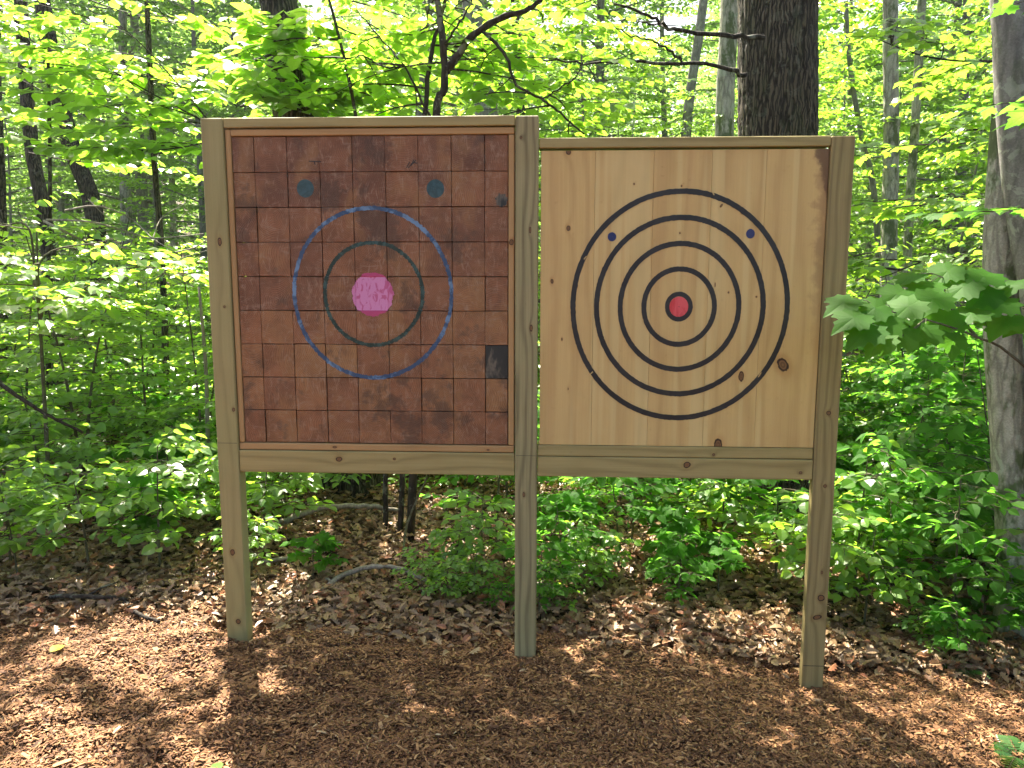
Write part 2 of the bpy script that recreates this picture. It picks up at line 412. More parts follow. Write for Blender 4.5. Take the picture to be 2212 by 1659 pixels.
def pink_mat():
    t = NT('pink_bullseye_paint', 0.45, 0.5); o = t.obj(); s = t.sep(o)
    ins = t.math('MULTIPLY', t.math('LESS_THAN', t.math('ABSOLUTE', t.math('ADD', s[0], .5788)), .0655), t.math('LESS_THAN', t.math('ABSOLUTE', t.math('SUBTRACT', s[2], 1.5605)), .0685))
    side = t.step(t.math('ABSOLUTE', t.math('ADD', s[0], .5748)), .052, .068)
    w1 = t.step(t.noise(t.map(o, (1.6, 1, .7), (0, 0, 0), (0, .5, 0)), 26, 3, .6, 1.5), .52, .62)
    w2 = t.step(t.noise(t.map(o, (1, 1, 1)), 14, 3, .6, .6), .56, .66)
    f = t.math('MULTIPLY', t.math('MAXIMUM', ins, t.math('MULTIPLY', side, .8)), t.math('SUBTRACT', 1.0, t.math('MULTIPLY', t.math('MAXIMUM', w1, w2), .75)), clamp=True)
    c = t.mix(f, (.42, .04, .14), (.58, .21, .40))
    return t.color(c)
P_PINK = pink_mat()
P_CHAR = paint_mat('charcoal_mark', (0.01, 0.01, 0.01), (0.02, 0.02, 0.02), 60, 0.3)

def block_mat():
    t = NT('stained_end_grain', 0.55, 0.35)
    o = t.obj(); a = t.attr(); s = t.sep(a); q = t.sep(o)
    # every block has its own heart of rings: red/blue channels hold its centre, green its shade
    dx = t.math('SUBTRACT', q[0], s[0]); dz = t.math('SUBTRACT', q[2], s[2])
    d = t.math('SQRT', t.math('ADD', t.math('POWER', dx, 2.0), t.math('POWER', dz, 2.0)))
    d = t.math('ADD', d, t.math('MULTIPLY', t.noise(o, 14.0, 2), 0.02))
    rings = t.math('POWER', t.math('ADD', t.math('MULTIPLY', t.math('SINE', t.math('MULTIPLY', d, 900.0)), 0.5), 0.5), 2.0)
    n = t.noise(o, 11.0, 5, 0.65, 0.4)
    base = t.ramp(s[1], [(0.0, (0.11, 0.048, 0.027)), (0.35, (0.205, 0.083, 0.040)), (0.7, (0.285, 0.118, 0.050)), (1.0, (0.35, 0.175, 0.068))])
    c = t.mix(t.math('MULTIPLY', rings, 0.34), base, t.mix(1.0, base, (0.42, 0.40, 0.40), 'MULTIPLY'))
    c = t.mix(t.step(n, 0.34, 0.66), t.mix(1.0, c, (0.68, 0.66, 0.64), 'MULTIPLY'), c)
    warm = t.noise(t.map(o, (1, 1, 0.6), (5, 0, 3)), 7.0, 4, 0.6)
    c = t.mix(t.math('MULTIPLY', t.step(warm, 0.50, 0.66), 0.5), c, (0.30, 0.150, 0.055))
    sc = t.noise(t.map(o, (1.6, 1, 0.5), (1, 2, 3)), 34.0, 5, 0.75, 1.2)
    c = t.mix(t.math('MULTIPLY', t.step(sc, 0.53, 0.62), 0.46), c, (0.34, 0.22, 0.145))
    sc2 = t.noise(t.map(o, (0.5, 1, 1.8), (7, 2, 1)), 30.0, 5, 0.75, 1.2)
    c = t.mix(t.math('MULTIPLY', t.step(sc2, 0.54, 0.64), 0.42), c, (0.31, 0.20, 0.135))
    dk = t.noise(t.map(o, (1, 1, 1), (2, 7, 9)), 5.5, 5, 0.7)
    c = t.mix(t.math('MULTIPLY', t.step(dk, 0.53, 0.62), 0.6), c, (0.06, 0.035, 0.022))
    t.bump(t.math('ADD', t.math('MULTIPLY', rings, 0.4), t.math('ADD', n, t.math('MULTIPLY', sc, 0.8))), 0.6, 0.004)
    return t.color(c)
BLOCK = block_mat()
DARKBLOCK = paint_mat('black_worn_end_grain', (0.016, 0.018, 0.016), (0.13, 0.11, 0.08), 14, 0.0, 0.50, 0.62, 0.4)

# ------------------------------------------------------------------ the stand with its two targets
STAND = tag(empty('throwing_target_stand', (0, 3.15, 0), YAW),
            'three-post wooden throwing stand with a dark red block target and a pale pine target', 'target stand')
def part(name, mat, x0, x1, y0, y1, z0, z1, parent=STAND, b=0.003, label=None):
    mb = MB(); box(mb, x0, x1, y0, y1, z0, z1, b); o = mb.build(name, mat, parent)
    if label: o['label'] = label
    return o
part('post', POST_L, -1.253, -1.162, 0.0, 0.068, -0.25, 2.259, b=0.004)
part('post', POST_M, 0.0125, 0.104, 0.0, 0.089, -0.30, 2.257, b=0.004)
part('post', POST_R, 1.2355, 1.3245, 0.0, 0.040, -0.35, 2.170, b=0.003)
part('top_rail', RAIL, -1.160, 0.0105, 0.003, 0.092, 2.221, 2.259)
part('top_rail', RAIL, 0.106, 1.234, 0.003, 0.092, 2.133, 2.172)
part('bottom_rail', RAIL, -1.160, 0.0105, 0.003, 0.042, 0.806, 0.900)
part('bottom_rail', RAIL, 0.106, 1.2335, 0.003, 0.042, 0.805, 0.889)
part('ledge_strip', RAIL, 0.106, 1.2325, 0.007, 0.095, 0.8915, 0.9365, label='narrow pine strip under the pale target')
# trim round the block target
bt = tag(part('block_target_back', POST_L, -1.134, -0.018, 0.100, 0.112, 0.934, 2.186), 'square target of dark red end grain blocks')
bt.name = 'block_target'
part('trim', TRIM, -1.136, 0.0085, 0.012, 0.100, 2.190, 2.216)
part('trim', TRIM, -1.160, 0.0085, 0.010, 0.100, 0.9025, 0.9305)
part('trim', TRIM_V, -1.160, -1.138, 0.013, 0.100, 0.9330, 2.216)
part('trim', TRIM_V, -0.0155, 0.0085, 0.013, 0.100, 0.9330, 2.1875)

cx = [-1.136, -1.136 + 0.090]
for k in range(7): cx.append(cx[-1] + 0.1335)
cx.append(-0.018)
rowz = [2.188 - 0.13945 * k for k in range(10)]
BL = {}
for j in range(9):
    off = rng.normal() * 0.002
    for i in range(9):
        x0, x1 = cx[i] + (rng.normal() * 0.0005 if i else 0), cx[i + 1]
        z1, z0 = rowz[j], rowz[j + 1]
        fr = 0.020 + float(np.clip(rng.normal() * 0.0016, -0.002, 0.002))
        g = 0.0009 + abs(rng.normal()) * 0.0005
        gx = 0.0008 + abs(rng.normal()) * 0.0003
        sh = rng.uniform(0.42, 0.78) + (0.10 if j > 4 else -0.12)
        if (i, j) in ((4, 0), (7, 0), (0, 3), (1, 0), (0, 0)): sh -= 0.16
        if (i, j) in ((6, 7), (8, 7), (3, 6), (8, 3), (7, 4)): sh += 0.25
        cxr = rng.choice([x0 - 0.03, x1 + 0.03, (x0 + x1) / 2]); czr = rng.uniform(z0 - 0.05, z1 + 0.05)
        mb = MB(); box(mb, x0 + gx, x1 - gx, fr, 0.099, z0 + g, z1 - g, 0.0012, c=(cxr, np.clip(sh, 0, 1), czr, 1), jit=0.0004)
        o = mb.build('end_grain_block', DARKBLOCK if (i, j) == (8, 6) else BLOCK, bt)
        if (i, j) == (8, 6): o['label'] = 'black worn end grain block'
        BL[(i, j)] = fr
def block_front(x, z):
    i = int(np.clip(np.searchsorted(cx, x) - 1, 0, 8)); j = int(np.clip((2.188 - z) / 0.13945, 0, 8))
    return BL[(i, j)]

def paint_shape(name, mat, parent, c, r_out, r_in=(0, 0), yfun=None, jit=0.0006, n=360, m=5, wob=0.0, y=0.0, label=None, lump=0.0):
    th = np.linspace(0, 2 * math.pi, n, endpoint=False)
    w = 1 + wob * (np.sin(3 * th + 1) + np.sin(5 * th + 2) * 0.6 + np.sin(11 * th) * 0.25) + lump * (np.sin(7 * th + .4) * .6 + np.sin(13 * th + 1.4) * .5 + np.sin(23 * th) * .3)
    V = []
    for k in range(m + 1):
        a = k / m
        rx = r_in[0] + (r_out[0] - r_in[0]) * a; rz = r_in[1] + (r_out[1] - r_in[1]) * a
        j_ = rng.normal(size=n) * jit if k in (0, m) else 0
        X = c[0] + (rx * w + j_) * np.cos(th); Z = c[1] + (rz * w + j_) * np.sin(th)
        Yv = np.array([yfun(x, z) for x, z in zip(X, Z)]) if yfun else np.full(n, y)
        V.append(np.stack([X, Yv, Z], -1))
    V = np.concatenate(V)
    i = np.arange(n); k2 = (i + 1) % n
    F = np.concatenate([np.stack([k * n + i, (k + 1) * n + i, (k + 1) * n + k2, k * n + k2], -1) for k in range(m)])
    mb = MB(); mb.add(V, [F]); o = mb.build(name, mat, parent)
    if label: o['label'] = label
    return o
bf = lambda x, z: block_front(x, z) - 0.0009
paint_shape('painted_ring', P_BLUE, bt, (-.5763, 1.5602), (.3338, .3543), (.3180, .3375), bf, 0.0013, wob=0.003, label='large streaky blue ring')
paint_shape('painted_ring', P_GREEN, bt, (-.5718, 1.5589), (.2102, .2171), (.1950, .2015), bf, 0.0015, wob=0.005, label='inner dark green ring')
paint_shape('painted_bullseye', P_PINK, bt, (-.5748, 1.5577), (.0855, .0895), (0.001, 0.001), bf, 0.0015, m=24, lump=0.03, label='smeared pink bullseye')
paint_shape('painted_dot', P_TEAL, bt, (-.8407, 1.9836), (.0353, .0357), (0.001, 0.001), bf, 0.0004, m=8, n=120)
paint_shape('painted_dot', P_TEAL, bt, (-.3098, 1.9803), (.0356, .0363), (0.001, 0.001), bf, 0.0004, m=8, n=120)
def strokes(name, mat, parent, segs, w, y=None):
    mb = MB()
    for (a, b) in segs:
        a = np.array(a, float); b = np.array(b, float); d = b - a; L = np.hypot(*d); p = np.array([-d[1], d[0]]) / (L + 1e-9) * w / 2
        q = [a + p, a - p, b - p, b + p]
        yy = [(bf(*k) - 0.0003) if y is None else y for k in q]
        mb.add([(k[0], v, k[1]) for k, v in zip(q, yy)], [np.array([[0, 1, 2, 3]])])
    return mb.build(name, mat, parent)
strokes('charcoal_mark', P_CHAR, bt, [((-.822, 2.091), (-.772, 2.089)), ((-.800, 2.089), (-.797, 2.076))], .004)
strokes('charcoal_mark', P_CHAR, bt, [((-.425, 2.062), (-.412, 2.085)), ((-.418, 2.062), (-.400, 2.082)), ((-.408, 2.070), (-.386, 2.092)), ((-.400, 2.082), (-.380, 2.080)), ((-.395, 2.094), (-.404, 2.074))], .004)
paint_shape('charcoal_mark', DARKBLOCK, bt, (-.044, 1.934), (.024, .026), (0.001, 0.001), lambda x, z: block_front(min(x, -.02), z) - .0006, 0.0015, m=6, n=90, lump=0.16, label='dark charred blotch at the right edge')

# pale pine target: five glued boards
pt = tag(part('plank_target_back', POST_L, 0.118, 1.226, 0.052, 0.064, 0.945, 2.120), 'square target of pale pine boards')
pt.name = 'plank_target'
px_ = [0.1135, 0.328, 0.558, 0.785, 0.995, 1.2335]
for k in range(5):
    fr = 0.0135 + (0.0, 0.0006, -0.0004, 0.0004, 0.0)[k]
    part('pine_board', BOARD, px_[k] + 0.0004, px_[k + 1] - 0.0004, fr, 0.051, 0.9385, 2.124, parent=pt, b=0.0007)
offs = {k: rng.normal() * 0.0012 for k in range(5)}
yb = lambda x, z: 0.0122
for (c, ro, th, nm) in (((.6728, 1.5122), (.4373, .4646), .0205, 'outermost black ring'), ((.6731, 1.5112), (.3424, .3643), .0205, 'second black ring'),
                        ((.6728, 1.5107), (.2465, .2625), .0202, 'third black ring'), ((.6722, 1.5112), (.1506, .1614), .0198, 'fourth black ring'),
                        ((.6715, 1.5119), (.0556, .0599), .0180, 'small black ring round the red centre')):
    paint_shape('painted_ring', P_BLACK, pt, c, ro, (ro[0] - th, ro[1] - th * 1.05), None, 0.0005, y=0.0121, wob=0.0012, label=nm)
paint_shape('painted_bullseye', P_RED, pt, (.6719, 1.5113), (.0381, .0406), (0.0008, 0.0008), None, 0.0004, y=0.0123, m=3, n=120, label='red bullseye')
paint_shape('painted_dot', P_BLUEDOT, pt, (.3985, 1.7889), (.0172, .0179), (0.0005, 0.0005), None, 0.0003, y=0.0123, m=2, n=80)
paint_shape('painted_dot', P_BLUEDOT, pt, (.9435, 1.8000), (.0172, .0187), (0.0005, 0.0005), None, 0.0003, y=0.0123, m=2, n=80)
strokes('nail_hole', P_CHAR, pt, [((.6715, 1.5100), (.6730, 1.5128))], .003, y=0.0118)
# little nicks of bare wood in the outer ring
strokes('bare_nick', BOARD, pt, [((.796, 1.950), (.786, 1.968)), ((.298, 1.712), (.288, 1.700)), ((.331, 1.246), (.318, 1.232)), ((1.010, 1.248), (.999, 1.228)), ((.905, 1.905), (.899, 1.915)), ((.296, 1.690), (.289, 1.672))], .004, y=0.0116)
# faint two-line grade stamp inked on the right-hand post
sg = []
for row, z in ((0, 1.531), (1, 1.517)):
    x = 1.252
    while x < 1.312:
        w = rng.uniform(.002, .005)
        if rng.random() < .85:
            sg.append(((x, z), (x + w, z + rng.uniform(-.001, .001)))); sg.append(((x, z - .004), (x + rng.uniform(0, w), z + .004)))
            if rng.random() < .5: sg.append(((x, z + .004), (x + w, z + .004)))
        x += w + .002
strokes('grade_stamp', P_CHAR, STAND, sg, .0011, y=-0.0006)
strokes('pencil_line', P_CHAR, STAND, [((1.237, -.002), (1.323, -.002))], .003, y=-0.0006)
strokes('pencil_line', P_CHAR, STAND, [((-1.25, .931), (-1.165, .931))], .0015, y=-0.0006)
strokes('pencil_line', P_CHAR, STAND, [((.016, .893), (.101, .893))], .0015, y=-0.0006)

# ------------------------------------------------------------------ ground
MOUNDS = [(-1.62, 3.03, .13, .035), (-1.45, 3.2, .10, .03), (-1.0, 2.72, .10, .03), (-1.3, 2.85, .12, -.02), (-.74, 2.98, .11, .04), (-.82, 3.12, .10, .03), (-.55, 2.95, .08, -.04),
          (-.22, 2.95, .09, -.045), (-.15, 2.88, .10, .03), (.18, 3.12, .14, .04), (-.9, 2.5, .10, .035), (-1.15, 2.42, .14, .03), (.3, 2.8, .16, .015), (1.27, 3.06, .35, -.035), (-1.2, 3.2, .25, -.012), (-1.35, 3.14, .12, .03),
          (.72, 2.75, .2, .02), (-1.75, 2.6, .2, .03), (1.6, 2.7, .22, .02), (.5, 2.35, .2, .02), (-.3, 2.4, .2, .02)]
def mound(x, y):
    h = np.zeros_like(x)
    for (a, b, r, hh) in MOUNDS: h = h + hh * np.exp(-((x - a) ** 2 + (y - b) ** 2) / (r * r))
    h = h + 0.015 * np.sin(x * 19 + 2 * np.sin(y * 11)) * np.sin(y * 23 + np.sin(x * 13)) * np.exp(-((x + 1) / 2.2) ** 2)
    return h
def grid_axis(a, b, d0, centre, grow=1.10, dmax=6.0):
    out = [centre]; d = d0; x = centre
    while x < b: x += d; out.append(x); d = min(d * grow, dmax) if x > centre + 3.5 else d
    d = d0; x = centre
    while x > a: x -= d; out.append(x); d = min(d * grow, dmax) if x < centre - 3.5 else d
    return np.array(sorted(out))
def ground_mesh():
    X = grid_axis(-120, 120, 0.06, 0.0); Y = grid_axis(-60, 160, 0.06, 3.2)
    gx, gy = np.meshgrid(X, Y, indexing='ij')
    z = gz(gx, gy) - 0.012
    z = z + np.where(gy < bed_edge(gx), mound(gx, gy) - 0.012, 0.0)
    V = np.stack([gx, gy, z], -1).reshape(-1, 3)
    n, m = len(X), len(Y)
    i = np.arange(n - 1)[:, None] * m; j = np.arange(m - 1)[None, :]
    Q = np.stack([i + j, i + m + j, i + m + j + 1, i + j + 1], -1).reshape(-1, 4)
    mb = MB(); mb.add(V, [Q])
    t = NT('forest_soil', 0.9, 0.15)
    o = t.obj()
    c = t.ramp(t.noise(o, 9, 5, 0.7), [(0.3, (0.035, 0.022, 0.013)), (0.5, (0.085, 0.052, 0.030)), (0.75, (0.16, 0.11, 0.07))])
    sp = t.voro(o, 38)
    c = t.mix(t.step(sp, 0.25, 0.55), c, t.mix(1.0, c, (0.45, 0.42, 0.4), 'MULTIPLY'))
    t.bump(t.math('ADD', t.noise(o, 30, 4, 0.7), sp), 0.8, 0.02)
    return tag(mb.build('forest_floor', t.color(c), None, True), kind='structure')
ground_mesh()

def frames(fwd, up):
    f = fwd / (np.linalg.norm(fwd, axis=1)[:, None] + 1e-9)
    x = np.cross(f, up); x /= np.linalg.norm(x, axis=1)[:, None] + 1e-9
    return x, f, np.cross(x, f)
def inst(mb, T, pos, fwd, up, size, tint):
    """stamp the template (V, [F...]) at every position"""
    TV, TF = T; x, f, u = frames(fwd, up); N = len(pos); m = len(TV)
    s = np.broadcast_to(np.asarray(size, float), (N,))
    V = pos[:, None] + s[:, None, None] * (x[:, None] * TV[None, :, 0:1] + f[:, None] * TV[None, :, 1:2] + u[:, None] * TV[None, :, 2:3])
    Fs = [(F[None] + (np.arange(N) * m)[:, None, None]).reshape(-1, F.shape[1]) for F in TF]
    mb.add(V.reshape(-1, 3), Fs, np.repeat(tint, m, axis=0))
def tints(N, lo=0.0, hi=1.0, g=0.0):
    t = np.zeros((N, 4)); t[:, 0] = rng.uniform(lo, hi, N); t[:, 1] = g; t[:, 3] = 1; return t

# wood mulch: chips, shreds and a few larger flakes
def mulch():
    t = NT('shredded_bark_mulch', 0.75, 0.3)
    s = t.sep(t.attr())
    c = t.ramp(s[0], [(0.0, (0.045, 0.021, 0.011)), (0.3, (0.15, 0.065, 0.026)), (0.6, (0.29, 0.140, 0.055)), (0.85, (0.42, 0.240, 0.105)), (1.0, (0.54, 0.41, 0.24))])
    c = t.mix(t.math('MULTIPLY', t.noise(t.obj(), 220, 2), 0.5), c, t.mix(1.0, c, (0.55, 0.5, 0.45), 'MULTIPLY'))
    m = t.color(c)
    N = 290000
    x = rng.uniform(-2.9, 2.9, N); y = 1.75 + (rng.random(N) ** 1.0) * 2.0
    k = y < bed_edge(x) + rng.normal(size=N) * 0.05
    k &= np.abs(x) < 0.62 + 0.72 * y
    x, y = x[k], y[k]; N = len(x)
    # small mounds and scuffed hollows
    z = gz(x, y) + mound(x, y) + rng.uniform(-0.006, 0.010, N)
    pos = np.stack([x, y, z], -1)
    a = rng.uniform(0, 2 * math.pi, N)
    fwd = np.stack([np.cos(a), np.sin(a), rng.normal(size=N) * 0.28], -1)
    up = np.stack([rng.normal(size=N) * 0.35, rng.normal(size=N) * 0.35, np.ones(N)], -1)
    B = np.array([(-.12, 0, 0), (.12, 0, 0), (.15, .5, .05), (-.10, .55, .07), (.05, 1, 0), (-.06, 1, -.01), (-.10, .1, -.08), (.10, .9, -.08)])
    B[:, 1] -= .5
    T = (B, [np.array([[0, 1, 2, 3], [3, 2, 4, 5], [1, 0, 6, 7]]), np.array([[0, 3, 6], [2, 1, 7], [4, 2, 7]])])
    L = 0.009 + rng.gamma(1.9, 0.0050, N)
    big = rng.random(N) < 0.02; L[big] *= 1.5
    tn = tints(N); tn[:, 0] = np.clip(rng.beta(2.0, 2.6, N) + 0.0, 0, 1)
    mb = MB()
    w = rng.random(N) < 0.16
    inst(mb, T, pos[~w], fwd[~w], up[~w], L[~w], tn[~w])
    T2 = (B * np.array([1.9, 1, 1]), T[1])
    inst(mb, T2, pos[w], fwd[w], up[w], L[w] * 0.8, tn[w])
    tag(mb.build('wood_mulch', m), 'brown shredded bark mulch spread under the target stand', 'mulch', kind='stuff')
    # bed under the chips
    X = np.arange(-6, 6.01, 0.05); Y = np.arange(-3, 3.9, 0.05)
    gx, gy = np.meshgrid(X, Y, indexing='ij')
    e = bed_edge(gx)
    gy2 = np.minimum(gy, e)
    V = np.stack([gx, gy2, gz(gx, gy2) + mound(gx, gy2) * (np.abs(gy2 - e) > .01) - 0.006 - 0.003 * (gy2 >= e)], -1).reshape(-1, 3)
    n_, m_ = len(X), len(Y)
    i = np.arange(n_ - 1)[:, None] * m_; j = np.arange(m_ - 1)[None, :]
    Q = np.stack([i + j, i + m_ + j, i + m_ + j + 1, i + j + 1], -1)
    Q = Q[(gy[:-1, :-1] < e[:-1, :-1] - 0.06)]
    b = MB(); b.add(V, [Q.reshape(-1, 4)])
    t = NT('mulch_bed', 0.9, 0.15)
    o = t.obj()
    v = t.n('ShaderNodeTexVoronoi'); t.l(t.map(o, (1, 1.4, 1)), v.inputs['Vector']); v.inputs['Scale'].default_value = 70
    c = t.ramp(t.sep(v.outputs['Color'])[0], [(0, (0.03, 0.014, 0.008)), (0.5, (0.10, 0.045, 0.022)), (1, (0.20, 0.10, 0.05))])
    t.bump(v.outputs['Distance'], 0.8, 0.01)
    tag(b.build('mulch_bed', t.color(c), None, True), kind='structure')
mulch()

# templates: leaves of different kinds, all one unit long, pointing along +y
def fan(outline, mid=0.0, drop=0.0):
    """outline: right-hand side points from base to tip; returns a leaf folded along its midrib"""
    P = np.array(outline, float); n = len(P)
    ys = P[:, 1]
    Mid = np.stack([np.zeros(n), ys, -drop * ys ** 2], -1)
    Rt = np.stack([P[:, 0], ys, mid * np.abs(P[:, 0]) - drop * ys ** 2], -1)
    Lt = Rt * np.array([-1, 1, 1])
    V = np.vstack([[(0, 0, 0)], Mid, [(0, 1, -drop)], Rt, Lt])
    b, m0, tip, r0, l0 = 0, 1, n + 1, n + 2, 2 * n + 2
    T = [(b, r0, m0), (b, m0, l0), (m0 + n - 1, r0 + n - 1, tip), (m0 + n - 1, tip, l0 + n - 1)]
    Q = []
    for i in range(n - 1):
        Q += [(m0 + i, r0 + i, r0 + i + 1, m0 + i + 1), (m0 + i, m0 + i + 1, l0 + i + 1, l0 + i)]
    return V, [np.array(T), np.array(Q)]
ROUND = fan([(.26, .10), (.42, .32), (.40, .60), (.22, .85)], .25, .16)
OVATE = fan([(.24, .18), (.33, .45), (.20, .75)], .28, .14)
SIMPLE = (np.array([(0, 0, 0), (.30, .35, .09), (.22, .72, .02), (0, 1, -.12), (-.22, .72, .02), (-.30, .35, .09)]), [np.array([[0, 1, 2, 3], [0, 3, 4, 5]])])
def maple_template():
    half = [(.06, .02), (.28, -.08), (.32, .06), (.50, .10), (.46, .24), (.62, .42), (.50, .46), (.48, .58), (.34, .54), (.25, .55), (.28, .68), (.18, .72), (.10, .86), (.0, 1.0)]
    O = half + [(-x, y) for x, y in half[-2::-1]]
    V = [(0, .30, 0.0)] + [(0, 0, 0)] + [(x, y, .10 * abs(x) - .25 * max(0, y) ** 2 - .15 * abs(x) ** 2) for x, y in O]
    n = len(V)
    T = [(0, i, i + 1) for i in range(1, n - 1)] + [(0, n - 1, 1)]
    return np.array(V), [np.array(T)]
MAPLE = maple_template()
def oak_template(curl):
    half = [(.03, .0), (.10, .12), (.24, .20), (.12, .32), (.34, .46), (.16, .56), (.30, .72), (.14, .80), (.12, .92), (0, 1)]
    V = [(0, .5, 0.0)] + [(x, y - 0, curl * abs(x) * 1.2 + .35 * curl * (y - .5) ** 2) for x, y in half + [(-x, y) for x, y in half[-2::-1]]]
    n = len(V)
    return np.array(V) - np.array([0, .5, 0]), [np.array([(0, i, i + 1) for i in range(1, n - 1)] + [(0, n - 1, 1)])]

def litter():
    mb = MB(); 
    N = 76000
    y = 3.25 + rng.random(N) ** 1.35 * 9.5; x = rng.uniform(-1, 1, N) * (0.75 * y + 0.6)
    k = y > bed_edge(x) - 0.07 + rng.normal(size=N) * 0.05
    x, y = x[k], y[k]
    ex = rng.uniform(-2.6, 2.6, 220); ey = bed_edge(ex) - np.abs(rng.normal(size=220)) * 0.12
    x = np.r_[x, ex]; y = np.r_[y, ey]; N = len(x)
    z = gz(x, y) + rng.uniform(0, 0.035, N)
    z += 0.05 * np.exp(-((y - bed_edge(x) - .16) / .13) ** 2) * (rng.random(N))
    a = rng.uniform(0, 6.283, N)
    fwd = np.stack([np.cos(a), np.sin(a), rng.normal(size=N) * .30], -1)
    up = np.stack([rng.normal(size=N) * .42, rng.normal(size=N) * .42, np.ones(N)], -1)
    tn = tints(N); tn[:, 0] = rng.beta(2, 1.8, N); tn[:, 1] = np.where(rng.random(N) < .16, rng.uniform(.3, 1, N), rng.uniform(0, .15, N))
    size = rng.uniform(.026, .066, N)
    g = rng.integers(0, 4, N)
    for q, T in enumerate((oak_template(.55), oak_template(-.5), oak_template(.9), fan([(.22, .2), (.28, .5), (.16, .8)], .5, .3))):
        inst(mb, T, pos := np.stack([x, y, z], -1)[g == q], fwd[g == q], up[g == q], size[g == q], tn[g == q])
    tag(mb.build('leaf_litter', DRY), 'dry brown fallen leaves covering the forest floor behind the mulch', 'fallen leaves', kind='stuff')
litter()

# ------------------------------------------------------------------ foliage growers
class Plant:
    """gathers twigs (wood) and leaf sprays (foliage) of one plant in its own coordinates"""
    def __init__(s): s.w = MB(); s.sp = []; s.foot = []
    def spray(s, p, az, L, k, drop=0.12, rise=0.0, ls=0.09):
        s.sp.append((p[0], p[1], p[2], az, L, k, drop, rise, ls))
    def limb(s, pts, r0, r1, n=8, sides=5, c=.5, seg=10):
        P = smooth_path(pts, seg); tube(s.w, P, np.linspace(r0, r1, len(P)), sides, c); return P
    def branch(s, p0, az, L, rise, r, nsp, ls, k=8, sprL=.32, wood=True, drop=.10):
        p0 = np.asarray(p0, float)
        bend = random.uniform(-.35, .35)
        d = np.array([math.cos(az), math.sin(az), rise]); e = np.array([-math.sin(az), math.cos(az), 0])
        ts = np.linspace(0, 1, 6)
        P = p0 + L * (ts[:, None] * d + (ts ** 2)[:, None] * (bend * e - np.array([0, 0, .22])))
        if wood: tube(s.w, P, np.linspace(r, r * .3, 6), 4, .5, cap=False)
        for i in range(nsp):
            t = .18 + .82 * (i + random.random() * .5) / nsp; j = min(int(t * 5), 4); u = t * 5 - j
            q = P[j] + (P[j + 1] - P[j]) * u
            side = 1 if i % 2 else -1
            s.spray(q, az + bend * t * 1.5 + side * R(random.uniform(28, 70)), sprL * random.uniform(.6, 1.1) * (1.15 - .5 * t), k, drop, rise * .4, ls)
        s.spray(P[-1], az + bend * 1.5, sprL * .8, k, drop, rise * .3, ls)
    def foliage(s, T, tilt=.30, twigs=True, lo=0, hi=1, gap=0.0, flat=.18):
        A = np.array(s.sp); mb = MB()
        pos = []; fw = []; up = []; sz = []
        K = A[:, 5].astype(int)
        idx = np.repeat(np.arange(len(A)), K); B = A[idx]
        st = np.concatenate([[0], np.cumsum(K)[:-1]]); i = np.arange(len(idx)) - np.repeat(st, K)
        t = (i + .6) / B[:, 5]
        az, L = B[:, 3], B[:, 4]
        d = np.stack([np.cos(az), np.sin(az), B[:, 7]], -1)
        q = B[:, :3] + d * (L * t)[:, None]; q[:, 2] -= B[:, 6] * L * t * t
        side = np.where(i % 2, 1.0, -1.0); last = i == B[:, 5] - 1
        la = az + np.where(last, 0, side * (R(62) - R(20) * t)) + rng.normal(size=len(t)) * .25
        f = np.stack([np.cos(la), np.sin(la), -0.18 + rng.normal(size=len(t)) * flat], -1)
        u = np.stack([rng.normal(size=len(t)) * tilt, rng.normal(size=len(t)) * tilt, np.ones(len(t))], -1)
        z = B[:, 8] * rng.uniform(.62, 1.15, len(t)) * (1 - .25 * np.abs(t - .45))
        keep = rng.random(len(t)) > gap
        q = q + f * .012
        inst(mb, T, q[keep], f[keep], u[keep], z[keep], tints(int(keep.sum()), lo, hi))
        if twigs:
            for a in s.sp:
                dd = np.array([math.cos(a[3]), math.sin(a[3]), a[7]]); tt = np.array([0, .5, 1.0])
                P = np.array(a[:3]) + a[4] * tt[:, None] * dd; P[:, 2] -= a[6] * a[4] * tt ** 2
                tube(s.w, P, [.0028, .002, .001], 3, .5, cap=False)
        return mb

def shrub_model(H, nb, ls, spread, T, mat, bark, tilt=.58, low=.2, k=8, sprL=.3, nstem=1, gap=.05):
    pl = Plant()
    for q in range(nstem):
        lean = random.uniform(0, 6.28); la = random.uniform(.05, .16) * H * (2 if nstem > 1 else 1)
        P = smooth_path([(0, 0, -.08), (math.cos(lean) * la * .3, math.sin(lean) * la * .3, H * .45), (math.cos(lean) * la, math.sin(lean) * la, H)], 10)
        tube(pl.w, P, np.linspace(.004 + .006 * H, .0025, 10), 5, .5)
        a = random.uniform(0, 6.28)
        m = nb // nstem
        for i in range(m):
            t = low + (1 - low) * (i + random.random() * .6) / m
            j = min(int(t * 9), 8); p = P[j] + (P[j + 1] - P[j]) * (t * 9 - j)
            a += 2.4 + random.uniform(-.4, .4)
            pl.branch(p, a, spread * random.uniform(.6, 1.1) * (1.1 - .55 * t), random.uniform(.1, .45), .002 + .0025 * H * (1 - t), max(2, int(4 * (1.2 - .5 * t))), ls, k, sprL)
        pl.spray(P[-1], a, sprL, k, .1, .5, ls)
    fol = pl.foliage(T, tilt, gap=gap)
    return pl.w.mesh('stem', bark), fol.mesh('foliage', mat)

